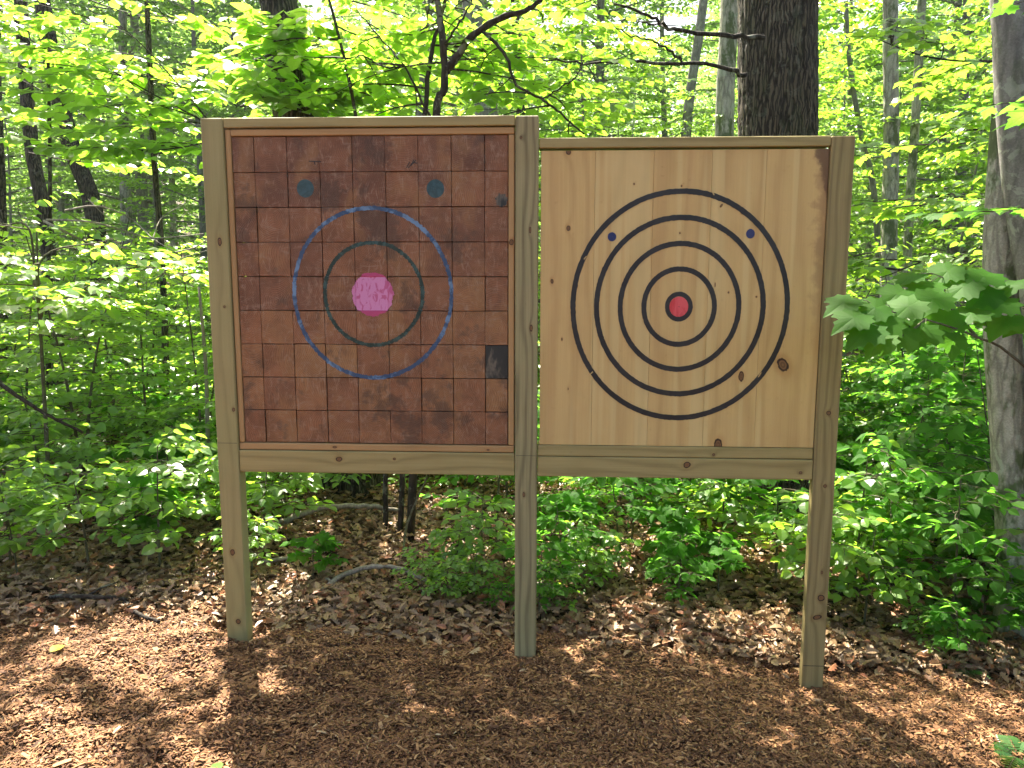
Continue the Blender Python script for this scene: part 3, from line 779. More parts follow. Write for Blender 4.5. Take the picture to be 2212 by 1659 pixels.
def tree_model(H, h0, nb, ls, spread, T, mat, bark, r0, k=9, nsp=9, sprL=.5, tilt=.4, sides=10, gap=.0, seed=0, taper=.35):
    random.seed(seed)
    pl = Plant(); ln = random.uniform(0, 6.28); la = H * random.uniform(.02, .06)
    P = smooth_path([(0, 0, -.3), (math.cos(ln) * la * .2, math.sin(ln) * la * .2, H * .35), (math.cos(ln) * la * .8, math.sin(ln) * la * .8 + .1, H * .7), (math.cos(ln) * la, math.sin(ln) * la, H)], 24)
    rad = r0 * (1 - (1 - taper * .3) * np.linspace(0, 1, 24) ** 1.1); rad[0] *= 1.6; rad[1] *= 1.12
    tr = MB(); tube(tr, P, rad, sides, .5, rough=.05)
    a = random.uniform(0, 6.28)
    for i in range(nb):
        t = h0 / H + (1 - h0 / H) * (i + random.random()) / nb
        j = min(int(t * 23), 22); p = P[j] + (P[j + 1] - P[j]) * (t * 23 - j)
        a += 2.4 + random.uniform(-.5, .5)
        sh = math.sin(math.pi * min(1, .25 + .8 * (t - h0 / H) / (1 - h0 / H))) * .75 + .3
        pl.branch(p, a, spread * random.uniform(.55, 1.1) * sh, random.uniform(.1, .5), max(.006, rad[j] * .3), nsp, ls, k, sprL, drop=.2)
    fol = pl.foliage(T, tilt, twigs=False, gap=gap)
    if pl.w.n:
        tr.v += pl.w.v; tr.c += pl.w.c; tr.f += [F + tr.n for F in pl.w.f]; tr.n += pl.w.n
    return tr.mesh('trunk', bark, True), fol.mesh('crown', mat)

def place(kind, meshes, names, x, y, rz, s, label, cat, group, sz=None, dz=0.0):
    e = empty(kind, (x, y, float(gz(x, y)) + dz), rz); e.scale = (s, s, sz or s)
    tag(e, label, cat, group)
    for me, nm in zip(meshes, names): link(nm, me, e)
    return e

# ------------------------------------------------------------------ models, each copied many times
random.seed(3)
SHRUBS = [shrub_model(1.75, 22, .090, .62, OVATE, LEAF, BARK_STEM), shrub_model(1.95, 26, .082, .60, OVATE, LEAF, BARK_STEM, nstem=2),
          shrub_model(1.45, 18, .100, .62, ROUND, LEAF, BARK_STEM), shrub_model(1.2, 16, .078, .55, OVATE, LEAF, BARK_STEM),
          shrub_model(1.6, 18, .105, .60, MAPLE, LEAF_DEEP, BARK_STEM, k=5), shrub_model(1.25, 16, .082, .58, OVATE, LEAF_DEEP, BARK_STEM)]
SEEDL = [shrub_model(.34, 7, .065, .18, OVATE, LEAF_DEEP, BARK_STEM, k=5, sprL=.14, low=.45), shrub_model(.50, 10, .075, .26, OVATE, LEAF, BARK_STEM, k=6, sprL=.17, low=.35),
         shrub_model(.42, 6, .10, .18, MAPLE, LEAF_DEEP, BARK_STEM, k=4, sprL=.14, low=.5), shrub_model(.65, 11, .070, .30, ROUND, LEAF, BARK_STEM, k=6, sprL=.18, low=.3),
         shrub_model(.75, 11, .080, .34, OVATE, LEAF_DEEP, BARK_STEM, k=6, sprL=.2, low=.4)]
YOUNG = [tree_model(5.2, .9, 34, .10, 1.25, OVATE, LEAF, BARK_GREY, .028, k=8, nsp=7, sprL=.42, seed=11), tree_model(6.0, 1.6, 32, .11, 1.4, ROUND, LEAF, BARK_GREY, .03, k=8, nsp=7, sprL=.45, seed=12),
         tree_model(4.4, .7, 30, .095, 1.15, OVATE, LEAF, BARK_GREY, .03, k=8, nsp=7, sprL=.40, seed=13)]
BACK = [tree_model(11, 1.6, 74, .135, 2.2, SIMPLE, LEAF_FAR, BARK_GREY, .11, nsp=9, k=9, sprL=.62, tilt=.95, seed=21), tree_model(12, 2.6, 74, .14, 2.5, SIMPLE, LEAF_FAR, BARK_GREY, .15, nsp=9, k=9, sprL=.66, tilt=.95, seed=22),
        tree_model(9.5, 1.2, 66, .125, 2.0, SIMPLE, LEAF_FAR, BARK_GREY, .08, nsp=9, k=9, sprL=.58, tilt=.95, seed=23), tree_model(10.5, 3.6, 60, .14, 2.3, SIMPLE, LEAF_FAR, BARK_PALE, .12, nsp=9, k=9, sprL=.62, tilt=.95, seed=24)]

# ------------------------------------------------------------------ the trees whose trunks can be told apart
def trunk_tree(kind, label, base, pts, r0, r1, bark, crown=None, sides=28, seg=60, flare=1.5, top=9.0, rough=.03, group=None, crown_z=None, crown_s=1.0, twist=0.0, cat='tree', ridge=0.0):
    """pts: world points up the trunk from the ground; continued straight to height top"""
    pts = [np.asarray(p, float) for p in pts]
    b = pts[0].copy(); b[2] = float(gz(b[0], b[1]))
    d = pts[-1] - pts[-2]; d /= abs(d[2]) + 1e-9
    d2 = np.array([d[0] * .5, d[1] * .5, 1.0]); n = max(0, top - pts[-1][2])
    allp = [b - np.array([0, 0, .3])] + [b] + pts[1:] + ([pts[-1] + d2 * n * .5, pts[-1] + d2 * n] if n > .5 else [])
    P = smooth_path(allp, seg); L = np.linspace(0, 1, seg)
    hz = np.clip((P[:, 2] - b[2]), 0, None)
    hvis = max(pts[-1][2] - b[2], .1)
    rad = r0 + (r1 - r0) * np.clip(hz / hvis, 0, None); rad = np.where(hz > hvis, r1 * np.clip(1 - .75 * (hz - hvis) / max(top - hvis, .1), .12, 1), rad)
    rad = rad * (1 + (flare - 1) * np.exp(-hz / (r0 * 2.2)))
    e = empty(kind, tuple(b)); tag(e, label, cat, group)
    mb = MB(); P0 = P - b
    th = np.arange(sides) * 2 * math.pi / sides
    V = []
    ph = rng.uniform(0, 6.28, 4)
    for p, r, h in zip(P0, rad, hz):
        fl = (1 + .22 * np.exp(-h / (r0 * 2.0)) * np.sin(5 * th + ph[0]) + .03 * np.sin(3 * th + ph[1] + h * .7) + .02 * np.sin(7 * th + ph[2] + h * 1.9) + rough * rng.normal(size=sides) * .5 + ridge * np.abs(np.sin(13 * th + ph[3] + 1.2 * np.sin(h * 2.1 + 2 * np.sin(3 * th)))))
        V.append(np.stack([p[0] + r * fl * np.cos(th), p[1] + r * fl * np.sin(th), np.full(sides, p[2])], -1))
    V = np.concatenate(V); i = np.arange(seg - 1)[:, None] * sides; j = np.arange(sides)[None]; k = (j + 1) % sides
    mb.add(V, [np.stack([i + j, i + k, i + sides + k, i + sides + j], -1).reshape(-1, 4)])
    mb.build('trunk', bark, e, True)
    if crown is not None:
        c = link('crown', crown, e)
        t = P0[int(seg * .55)]
        c.location = (t[0], t[1], (crown_z or 3.5)); c.scale = (crown_s,) * 3; c.rotation_euler = (0, 0, random.uniform(0, 6.28))
    return e

def crown_mesh(seed, rad=2.4, H=5.5, nb=18, ls=.13, dens=1.0):
    random.seed(seed); pl = Plant(); a = 0
    for i in range(nb):
        t = i / nb; a += 2.4 + random.uniform(-.4, .4)
        pl.branch((0, 0, H * t), a, rad * random.uniform(.6, 1.1) * (.55 + .6 * math.sin(math.pi * min(1, t + .15))), random.uniform(.1, .5), .02, int(7 * dens), ls, 8, .6, drop=.2)
    fol = pl.foliage(SIMPLE, .45, twigs=False)
    return fol.mesh('crown', LEAF_FAR)
CR = [crown_mesh(31), crown_mesh(32, 2.6, 6.0, 22), crown_mesh(33, 1.7, 4.5, 12, .12)]

big = trunk_tree('furrowed_tree', 'massive dark furrowed tree trunk rising behind the pale target', None,
                 [at(1672, 1085, 5.6), at(1672, 600, 5.62), at(1678, 290, 5.65), at(1680, -150, 5.7)], .262, .258, BARK_DARK, CR[1], sides=130, seg=150, flare=1.55, rough=.02, ridge=.035, top=11, crown_z=5.0, crown_s=1.2)
trunk_tree('lichen_tree', 'slender pale lichen-spotted trunk standing just left of the massive dark trunk', None,
           [at(1562, 900, 8.6), at(1565, 290, 8.6), at(1573, 80, 8.65), at(1580, -100, 8.7)], .115, .09, BARK_PALE, CR[2], top=11, crown_z=6.5)
trunk_tree('thin_tree', 'thin grey leaning trunk behind the pale target, left of the lichen-spotted trunk', None,
           [at(1440, 900, 11.5), at(1482, 290, 11.5), at(1512, 60, 11.6), at(1530, -100, 11.7)], .085, .06, BARK_GREY, CR[2], top=11, crown_z=7)
trunk_tree('pale_barked_tree', 'pale mossy-barked trunk with dark patches, right of the stand', None,
           [at(1918, 900, 8.3), at(1920, 520, 8.3), at(1925, 300, 8.32), at(1924, -60, 8.35)], .085, .072, BARK_PALE, CR[2], top=10, crown_z=6.3)
trunk_tree('slim_pale_tree', 'slimmer pale trunk right of the mossy-barked trunk', None,
           [at(1955, 900, 9.3), at(1962, 500, 9.3), at(1978, 250, 9.32), at(1995, -60, 9.35)], .055, .045, BARK_PALE, CR[2], top=10, crown_z=6.8)
trunk_tree('leaning_sapling', 'thin grey crooked sapling right of the stand, leaning left at the top', None,
           [at(1920, 900, 9.9), at(1890, 440, 9.9), at(1862, 300, 9.9), at(1835, 130, 9.9)], .05, .03, BARK_GREY, None, sides=10, top=6.5)
trunk_tree('edge_tree', 'smooth light grey trunk along the top right edge of the view', None,
           [at(2310, 1330, 3.62), at(2268, 800, 3.68), at(2205, 380, 3.72), at(2178, 0, 3.76), at(2170, -200, 3.8)], .105, .066, BARK_GREY, CR[0], top=8, crown_z=5.2)
trunk_tree('lichen_grey_tree', 'grey lichen-covered tree at the right edge with a dark foot', None,
           [at(2205, 1335, 3.74), at(2190, 1100, 3.80), at(2165, 700, 3.86), at(2172, 380, 3.9), at(2215, -80, 4.0)], .088, .080, BARK_PALE, CR[2], top=8.5, crown_z=5.4, flare=1.35)
trunk_tree('leaning_tree', 'dark tree leaning left behind the red block target, its foot showing below the rail', None,
           [at(752, 1080, 5.75), at(722, 700, 5.78), at(640, 290, 5.82), at(606, 40, 5.88), at(590, -100, 5.9)], .175, .130, BARK_DARK, CR[2], flare=1.4, top=9, crown_z=5.2)
trunk_tree('grey_tree', 'broad grey trunk showing above the red block target beside the forked tree', None,
           [at(1075, 900, 9.0), at(1052, 250, 9.0), at(1025, 30, 9.1), at(1015, -100, 9.2)], .15, .12, BARK_GREY, CR[2], top=10, crown_z=6.5)
trunk_tree('dark_tree', 'dark mossy trunk among the bright leaves at the left side, leaning right downwards', None,
           [at(135, 900, 9.6), at(100, 500, 9.6), at(66, 300, 9.65), at(40, -60, 9.8)], .09, .07, BARK_DARK, CR[2], top=10, crown_z=6.6)
trunk_tree('far_dark_tree', 'broad dark trunk partly hidden by leaves, behind the dead pale branches', None,
           [at(235, 900, 12.5), at(205, 470, 12.5), at(150, 300, 12.5), at(100, 60, 12.6)], .15, .12, BARK_DARK, CR[2], top=10, crown_z=7)
trunk_tree('young_dark_tree', 'thin dark sapling trunk close to the left post of the stand', None,
           [at(362, 900, 7.4), at(350, 560, 7.4), at(333, 340, 7.4), at(322, 100, 7.4)], .032, .026, BARK_DARK, None, sides=10, top=6)
trunk_tree('left_edge_tree', 'dark trunk cut off by the left edge of the view', None,
           [at(8, 900, 9.0), at(2, 450, 9.0), at(-4, 300, 9.0), at(-20, -60, 9.1)], .06, .05, BARK_DARK, None, sides=12, top=8)
trunk_tree('far_thin_tree', 'thin dark far trunk just right of the middle post', None,
           [at(1130, 900, 12.0), at(1126, 290, 12.0), at(1122, 200, 12.0), at(1110, -60, 12.0)], .075, .06, BARK_DARK, CR[2], sides=12, top=10, crown_z=7)
# dead side limbs of the massive trunk, part of that tree
def add_limbs(tree, bark, lst, name='limb'):
    b = np.array(tree.location)
    for pts, r0, r1 in lst:
        mb = MB(); P = smooth_path([np.asarray(p) - b for p in pts], 22)
        P[1:-1] += rng.normal(size=(20, 3)) * .006
        tube(mb, P, np.linspace(r0, r1, 22), 6, .5); mb.build(name, bark, tree, True)
add_limbs(big, BARK_TWIG, [
    ([at(1650, 82, 5.36), at(1560, 76, 5.2), at(1450, 62, 5.0), at(1400, 35, 4.95), at(1325, 8, 4.9)], .018, .007),
    ([at(1612, 162, 5.40), at(1540, 142, 5.25), at(1400, 134, 5.1), at(1290, 134, 5.0), at(1180, 132, 4.9)], .016, .005),
    ([at(1480, 138, 5.18), at(1440, 105, 5.1), at(1400, 88, 5.1), at(1330, 62, 5.0)], .010, .004),
    ([at(1450, 62, 5.0), at(1400, 50, 5.2), at(1350, 40, 5.3)], .007, .003)])

# forked dark tree with several stems in the middle
fk = tag(empty('forked_tree', tuple(at(885, 1170, 4.62))), 'slender dark forked tree rising behind the red block target, its stems showing below the rail', 'tree')
fk.location.z = float(gz(fk.location.x, fk.location.y)); fb = np.array(fk.location)
pf = Plant()
def fl(pts, r0, r1, sides=10, seg=30, name='trunk', bark=BARK_TWIG):
    mb = MB(); P = smooth_path([np.asarray(p) - fb for p in pts], seg); P[2:-1] += rng.normal(size=(seg - 3, 3)) * .003
    tube(mb, P, np.linspace(r0, r1, seg), sides, .5, rough=.05); mb.build(name, bark, fk, True); return P
T1 = fl([at(885, 1185, 4.62), at(905, 800, 4.62), at(940, 270, 4.62), at(957, 200, 4.62), at(962, 152, 4.62), at(956, 80, 4.6), at(944, 0, 4.6), at(930, -200, 4.6), at(900, -420, 4.6)], .026, .016)
T2 = fl([at(962, 156, 4.62), at(990, 118, 4.6), at(1020, 78, 4.58), at(1075, 42, 4.55), at(1130, 25, 4.5), at(1170, -5, 4.5), at(1260, -120, 4.5)], .024, .010, name='limb')
T3 = fl([at(862, 1195, 4.70), at(880, 800, 4.7), at(914, 290, 4.7), at(930, 130, 4.7), at(945, 60, 4.7), at(1000, -120, 4.7)], .019, .009)
T4 = fl([at(832, 1180, 4.78), at(830, 900, 4.8), at(800, 500, 4.85), at(760, 200, 4.9), at(700, -40, 5.0)], .018, .008)
T5 = fl([at(940, 262, 4.62), at(918, 232, 4.6), at(872, 140, 4.6), at(820, 80, 4.65), at(770, 20, 4.7)], .008, .003, 6, name='limb')
T6 = fl([at(1040, 66, 4.57), at(1085, 110, 4.5), at(1115, 180, 4.5), at(1170, 215, 4.5), at(1205, 240, 4.5), at(1262, 290, 4.5)], .010, .005, 6, name='limb')
T7 = fl([at(1170, 215, 4.5), at(1210, 190, 4.5), at(1245, 165, 4.5), at(1260, 130, 4.5)], .005, .003, 6, name='limb')
T8 = fl([at(872, 140, 4.6), at(830, 145, 4.5), at(780, 120, 4.5), at(720, 140, 4.5)], .006, .003, 6, name='limb')
T9 = fl([at(958, 100, 4.6), at(985, 60, 4.5), at(1010, 20, 4.5), at(1030, -30, 4.5)], .008, .004, 6, name='limb')
random.seed(41)
for P, n, L in ((T1[16:], 9, .9), (T2, 9, .8), (T3[12:], 8, .8), (T4[12:], 9, .9), (T5, 6, .5), (T6, 6, .5), (T7, 2, .4), (T8, 4, .5), (T9, 3, .5)):
    for q in range(n):
        p = P[int((q + random.random() * .9) / n * (len(P) - 1))]
        az = random.uniform(0, 6.28)
        if math.sin(az) < .1: az = -az
        pf.branch(p, az, L * random.uniform(.6, 1.1), random.uniform(-.05, .3), .006, 3, .088, 6, .32, drop=.08)
pf.foliage(ROUND, .30).build('crown', LEAF, fk)
pf.w.build('branchwork', BARK_TWIG, fk)

# trees with big round leaves reaching in from the upper left
def leafy(kind, label, base, pts, limbs, ls, T, mat, bark, r0=.03, tw=.02, nb=3, seed=5, tilt=.3, k=7, group=None, cat='tree'):
    random.seed(seed)
    b = np.array([base[0], base[1], float(gz(base[0], base[1]))]); e = tag(empty(kind, tuple(b)), label, cat, group)
    mb = MB(); P = smooth_path([b - b - np.array([0, 0, .1])] + [np.asarray(p) - b for p in pts], 30); tube(mb, P, np.linspace(r0, tw * .5, 30), 10, .5, rough=.04); mb.build('trunk', bark, e, True)
    pl = Plant()
    for (pp, L, n) in limbs:
        Q = smooth_path([np.asarray(p) - b for p in pp], 14); tube(pl.w, Q, np.linspace(.009, .003, 14), 5, .5)
        for q in range(n):
            p = Q[int((q + random.random()) / n * 13)]
            d = Q[-1] - Q[0]; az = math.atan2(d[1], d[0]) + random.choice((-1, 1)) * R(random.uniform(20, 85))
            pl.branch(p, az, L * random.uniform(.5, 1.1), random.uniform(0, .25), .005, nb, ls, k, .30, drop=.08)
    pl.foliage(T, tilt).build('crown', mat, e); pl.w.build('branchwork', bark, e)
    return e
leafy('hazel_tree', 'spreading tree with large round sunlit leaves above the left of the stand', (-4.6, 7.6), [(-4.5, 7.5, 1.2), (-4.3, 7.4, 2.6), (-4.1, 7.3, 5.0)],
      [([(-4.15, 7.3, 4.9), (-3.3, 6.4, 4.75), (-2.7, 5.8, 4.6), (-2.1, 5.4, 4.4)], .45, 5), ([at(470, 285, 6.85), at(400, 200, 6.85), at(300, 90, 6.85), at(200, 10, 6.85)], 1.15, 6), ([at(460, 270, 6.75), at(380, 230, 6.75), at(240, 150, 6.75), at(120, 60, 6.75)], 1.15, 6),  # first limb hangs above the view, added to cast dappled shade on the mulch
       ([at(330, 210, 7.05), at(200, 130, 7.05), at(40, 80, 7.05)], 1.15, 6), ([at(520, 200, 6.85), at(640, 150, 6.85), at(760, 140, 6.75)], 1.0, 6),
       ([at(480, 300, 6.75), at(380, 320, 6.65), at(260, 330, 6.55)], .5, 6), ([at(520, 230, 5.7), at(600, 200, 5.5), at(700, 190, 5.4)], .6, 14), ([at(500, 150, 5.7), at(610, 110, 5.5), at(720, 90, 5.4)], .6, 14), ([at(500, 100, 7.15), at(650, 50, 7.05), at(800, 30, 6.95)], 1.15, 6)],
      .135, ROUND, LEAF, BARK_TWIG, seed=51)
leafy('hazel_tree', 'round-leaved tree reaching into the top left corner of the view', (-5.8, 8.2), [(-5.7, 8.1, 1.5), (-5.5, 8.0, 3.0), (-5.3, 7.9, 5.4)],
      [([at(-60, 240, 7.6), at(80, 270, 7.5), at(220, 300, 7.4)], .8, 7), ([at(60, 330, 7.8), at(180, 350, 7.7), at(300, 340, 7.6)], .7, 6), ([at(260, 130, 7.3), at(360, 190, 7.2), at(440, 260, 7.1)], .7, 6), ([at(0, 40, 7.55), at(120, 120, 7.35), at(260, 180, 7.15)], 1.15, 6), ([at(-60, 140, 7.55), at(60, 180, 7.35), at(200, 260, 7.25)], 1.15, 6), ([at(100, -40, 7.55), at(250, 20, 7.35), at(420, 60, 7.25)], 1.15, 6)],
      .130, ROUND, LEAF, BARK_TWIG, seed=52)
leafy('beech_sapling', 'low sapling with pale broad leaves in layers at the left edge', (-3.05, 4.95), [(-3.0, 4.9, .8), (-2.95, 4.85, 1.5), (-2.9, 4.8, 1.9)],
      [([(-2.98, 4.88, 1.25), at(90, 560, 4.75), at(230, 520, 4.75)], .5, 5), ([(-3.0, 4.9, 1.5), at(60, 490, 4.85), at(-20, 500, 4.85)], .5, 5), ([(-3.0, 4.9, 1.3), at(120, 620, 4.65), at(280, 650, 4.65)], .5, 5),
       ([(-2.98, 4.88, 1.4), at(280, 580, 4.85), at(420, 600, 4.85)], .45, 4)],
      .090, ROUND, LEAF, BARK_STEM, r0=.016, tw=.008, seed=53, tilt=.25)

# maple branch hanging into the view in front of the right-hand post
e = tag(empty('maple_tree', (2.35, 2.66, float(gz(2.35, 2.66)))), 'young maple whose branch of big dark green leaves hangs before the right post', 'tree')
eb = np.array(e.location)
mb = MB(); tube(mb, smooth_path([(0, 0, -.1), (.02, .02, .8), (-.02, 0, 1.9), (.05, .02, 3.4)], 30), np.linspace(.028, .014, 30), 10, .5, rough=.04); mb.build('trunk', BARK_GREY, e, True)
def apt(*a): return at(*a) - eb
bw = MB(); lf = MB()
random.seed(61)
mlimbs = [[(0.0, 0, .98), apt(2212, 790, 2.62), apt(2110, 728, 2.60), apt(2000, 690, 2.58), apt(1900, 668, 2.56)],
          [apt(2110, 728, 2.60), apt(2040, 655, 2.66), apt(1950, 632, 2.70), apt(1870, 640, 2.70)],
          [(-.01, 0, 1.25), apt(2200, 655, 2.7), apt(2130, 610, 2.74), apt(2040, 600, 2.78)],
          [apt(2000, 690, 2.58), apt(1950, 725, 2.50), apt(1900, 722, 2.48)]]
for pp in mlimbs: tube(bw, smooth_path(pp, 16), np.linspace(.006, .002, 16), 5, .5)
mleaf = [(1835, 690, 2.50, 190, .115), (1862, 720, 2.46, 200, .120), (1815, 655, 2.60, 175, .110), (1900, 700, 2.5, 185, .12), (1950, 668, 2.55, 165, .125), (1935, 728, 2.5, 215, .12), (1985, 722, 2.52, 230, .115),
         (1880, 668, 2.55, 170, .11), (2010, 650, 2.6, 150, .12), (1930, 640, 2.65, 180, .11), (1990, 620, 2.7, 170, .12), (2070, 625, 2.7, 160, .125), (2120, 600, 2.7, 150, .12), (2090, 680, 2.62, 200, .12),
         (2150, 660, 2.62, 240, .12), (2040, 700, 2.6, 250, .115), (2180, 620, 2.66, 200, .12), (2120, 640, 2.66, 190, .115), (2160, 700, 2.6, 220, .12), (1960, 600, 2.75, 185, .10), (2040, 590, 2.78, 175, .11), (2200, 700, 2.6, 180, .11),
         (1895, 742, 2.44, 205, .10), (2060, 745, 2.55, 260, .09)]
for (px, py, Y, ang, sz) in mleaf:
    p = apt(px, py, Y); a = R(ang) + random.uniform(-.25, .25)
    f = np.array([[math.cos(a), -.35 + random.uniform(-.3, .3), -.42 + random.uniform(-.2, .15)]])
    u = np.array([[random.uniform(-.4, .5), -.22 + random.uniform(-.35, .30), .9]])
    base = p - f[0] / np.linalg.norm(f[0]) * sz * .5
    inst(lf, MAPLE, base[None], f, u, np.array([sz * 1.15]), tints(1, .1, .9))
    # petiole back to the nearest limb
    best = min((q for pp in mlimbs for q in smooth_path(pp, 16)), key=lambda q: np.linalg.norm(q - base) + (0.15 if q[0] < base[0] else 0))
    tube(bw, np.array([best, (best + base) / 2 + np.array([0, 0, .01]), base]), [.0016, .0013, .0011], 4, .5, cap=False)
pl = Plant()
for q in range(16):
    pl.branch((0, 0, 1.9 + q * .09), q * 2.4, .6, .3, .005, 3, .1, 5, .3)
cr = pl.foliage(MAPLE, .3); 
lf.v += cr.v; lf.c += cr.c; lf.f += [F + lf.n for F in cr.f]; lf.n += cr.n
bw.v += pl.w.v; bw.c += pl.w.c; bw.f += [F + bw.n for F in pl.w.f]; bw.n += pl.w.n
lf.build('crown', LEAF_DEEP, e); bw.build('branchwork', BARK_STEM, e)
# a single bright leafy twig top right, in front of the grey trunk
leafy('maple_tree', 'maple with bright yellow-green leaves between the pale trunks and the right edge', (3.8, 5.2), [(3.8, 5.2, 1.0), (3.75, 5.15, 2.2), (3.7, 5.1, 4.0)],
      [([(3.72, 5.15, 1.9), at(2080, 420, 4.9), at(1960, 460, 4.8)], .5, 7), ([(3.73, 5.15, 2.5), at(2090, 280, 5.0), at(1980, 330, 5.0)], .5, 6), ([(3.75, 5.15, 3.0), at(2050, 130, 5.1), at(1880, 80, 5.1)], .6, 8), ([(3.72, 5.2, 1.5), at(2060, 560, 4.9), at(1900, 600, 4.8)], .5, 8)],
      .090, MAPLE, LEAF, BARK_TWIG, r0=.025, tw=.012, seed=62, k=5)

# ------------------------------------------------------------------ shrubs, seedlings, young trees and the wood behind
def free(x, y, lst, d): return all((x - a) ** 2 + (y - b) ** 2 > d * d for a, b in lst)
random.seed(71)
pts = []; n = 0
while n < 165:
    y = 4.0 + random.random() ** 1.2 * 9.5; x = random.uniform(-1, 1) * (.72 * y + .5)
    if y < 6.3 and -1.75 < x < 2.0: continue          # open floor seen under the targets
    if x > 0 and y < 4.3: continue
    if x < 0 and y < 5.35: continue
    if abs(x - 1.93) < .75 and y < 6.2: continue
    if 2.2 < x < 2.75 and y < 4.4: continue
    if not free(x, y, pts, .33 if y < 6 else .42): continue
    pts.append((x, y)); n += 1
    i = random.choice((0, 1, 2, 3, 3, 0, 1)) if x < 1.5 else random.choice((0, 1, 3, 4, 4, 5, 5))
    s = random.uniform(.8, 1.08)
    if y < 5.2 and x < 0: s *= .86
    wh = 'left of the stand' if x < -1.2 else ('right of the stand' if x > 1.5 else 'behind the stand')
    lk = 'broad-lobed' if i == 4 else ('dark-leaved' if i == 5 else 'bright')
    place('understory_shrub', SHRUBS[i], ('stem', 'foliage'), x, y, random.uniform(0, 6.28), s, f'{lk} green waist-high shrub in the undergrowth {wh}', 'shrub', f'{lk} shrubs {wh}')
random.seed(72); n = 0; sp = []
fixed = [(-.30, 3.86, 3, .55), (-.16, 3.95, 1, .9), (-.33, 3.64, 3, .40), (-.20, 3.70, 1, .50), (-.46, 3.76, 1, .45), (.13, 3.52, 0, .7), (.22, 3.64, 3, .4), (.38, 3.85, 1, .6), (.9, 3.95, 2, .8), (-1.05, 3.9, 2, .6), (.16, 3.72, 0, .9), (.27, 3.85, 4, .62), (.62, 4.25, 4, .9), (.5, 4.05, 3, .6), (.95, 4.25, 2, .9), (1.12, 4.0, 2, .7),
         (-1.38, 3.95, 1, .7), (1.8, 3.75, 1, 1.0), (1.62, 3.9, 3, 1.0), (2.0, 3.5, 1, .5), (-1.9, 4.0, 3, 1.0), (-2.25, 3.95, 1, 1.1), (.85, 3.75, 0, .7), (-.05, 3.58, 0, .42), (2.05, 3.35, 2, .6), (1.5, 4.2, 4, 1.0), (1.05, 4.6, 4, 1.0), (2.25, 3.75, 4, 1.1), (2.5, 3.9, 1, 1.2), (2.15, 4.1, 4, 1.2), (1.9, 4.1, 3, 1.2), (2.7, 3.7, 3, 1.0), (2.45, 3.45, 2, .8), (-2.5, 3.75, 3, .8), (-2.7, 4.0, 1, 1.1), (-2.1, 4.7, 1, 1.2), (-1.75, 4.6, 3, .8), (-2.4, 4.9, 2, 1.2), (-3.0, 4.8, 1, 1.2), (-1.5, 4.5, 1, 1.1), (.3, 4.3, 2, 1.0), (-.1, 4.5, 4, 1.1), (.75, 4.7, 4, 1.1)]
while n < 150:
    if n < len(fixed): x, y, i, s = fixed[n]
    else:
        y = 4.1 + random.random() * 4.2; x = random.uniform(-1, 1) * (.72 * y + .2)
        if -1.6 < x < .9 and y < 5.3 and random.random() < .7: continue
        if x < -1.2 and y < 4.8 and random.random() < .65: continue
        if abs(x / y + .12) < .09 and y < 4.7: continue
        if not free(x, y, sp, .22): continue
        i = random.choice((0, 1, 2, 3, 4)); s = random.uniform(.7, 1.25)
    sp.append((x, y)); n += 1
    wh = 'left of the stand' if x < -1.2 else ('right of the stand' if x > 1.35 else 'seen under the targets')
    lk = ('small', 'fresh green', 'maple', 'round-leaved', 'dark green')[i]
    place('seedling', SEEDL[i], ('stem', 'foliage'), x, y, random.uniform(0, 6.28), s, f'{lk} seedling in the leaf litter {wh}', 'seedling', f'{lk} seedlings {wh}')
random.seed(73); n = 0; yp = []
while n < 24:
    y = 7.0 + random.random() * 6.5; x = random.uniform(-1, 1) * (.74 * y + .5)
    if y < 8.8 and -.3 < x < 2.9: continue
    if -.2 < x / y < .1 and y < 10.5: continue
    if x / y < -.12 and y < 11.5 and random.random() < .85: continue
    if y < 9.5 and x > 2.0 and abs(x / y - .50) < .07: continue
    if not free(x, y, yp, .95): continue
    yp.append((x, y)); n += 1
    i = random.randrange(3)
    wh = 'left of the stand' if x / y < -.37 else ('right of the stand' if x / y > .42 else 'behind the targets')
    place('young_tree', YOUNG[i], ('trunk', 'crown'), x, y, random.uniform(0, 6.28), random.uniform(.8, 1.05), ('young leafy tree', 'young round-leaved tree', 'young grey-stemmed tree')[i] + f' in the sunlit wood {wh}', 'tree', ('leafy', 'round-leaved', 'grey-stemmed')[i] + f' young trees {wh}')
random.seed(74); n = 0; bp = []
while n < 84:
    y = 13.0 + random.random() ** .9 * 24; x = random.uniform(-1, 1) * (.74 * y + 1.5)
    if not free(x, y, bp, 1.5): continue
    bp.append((x, y)); n += 1
    i = random.randrange(4)
    wh = 'left of the stand' if x / y < -.37 else ('right of the stand' if x / y > .42 else 'above the targets')
    place('forest_tree', BACK[i], ('trunk', 'crown'), x, y, random.uniform(0, 6.28), random.uniform(.85, 1.15), ('dark-trunked', 'grey-trunked', 'low-branched', 'pale-trunked')[i] + f' leafy tree far back in the wood {wh}', 'tree', ('dark-trunked', 'grey-trunked', 'low-branched', 'pale-trunked')[i] + f' far trees {wh}')

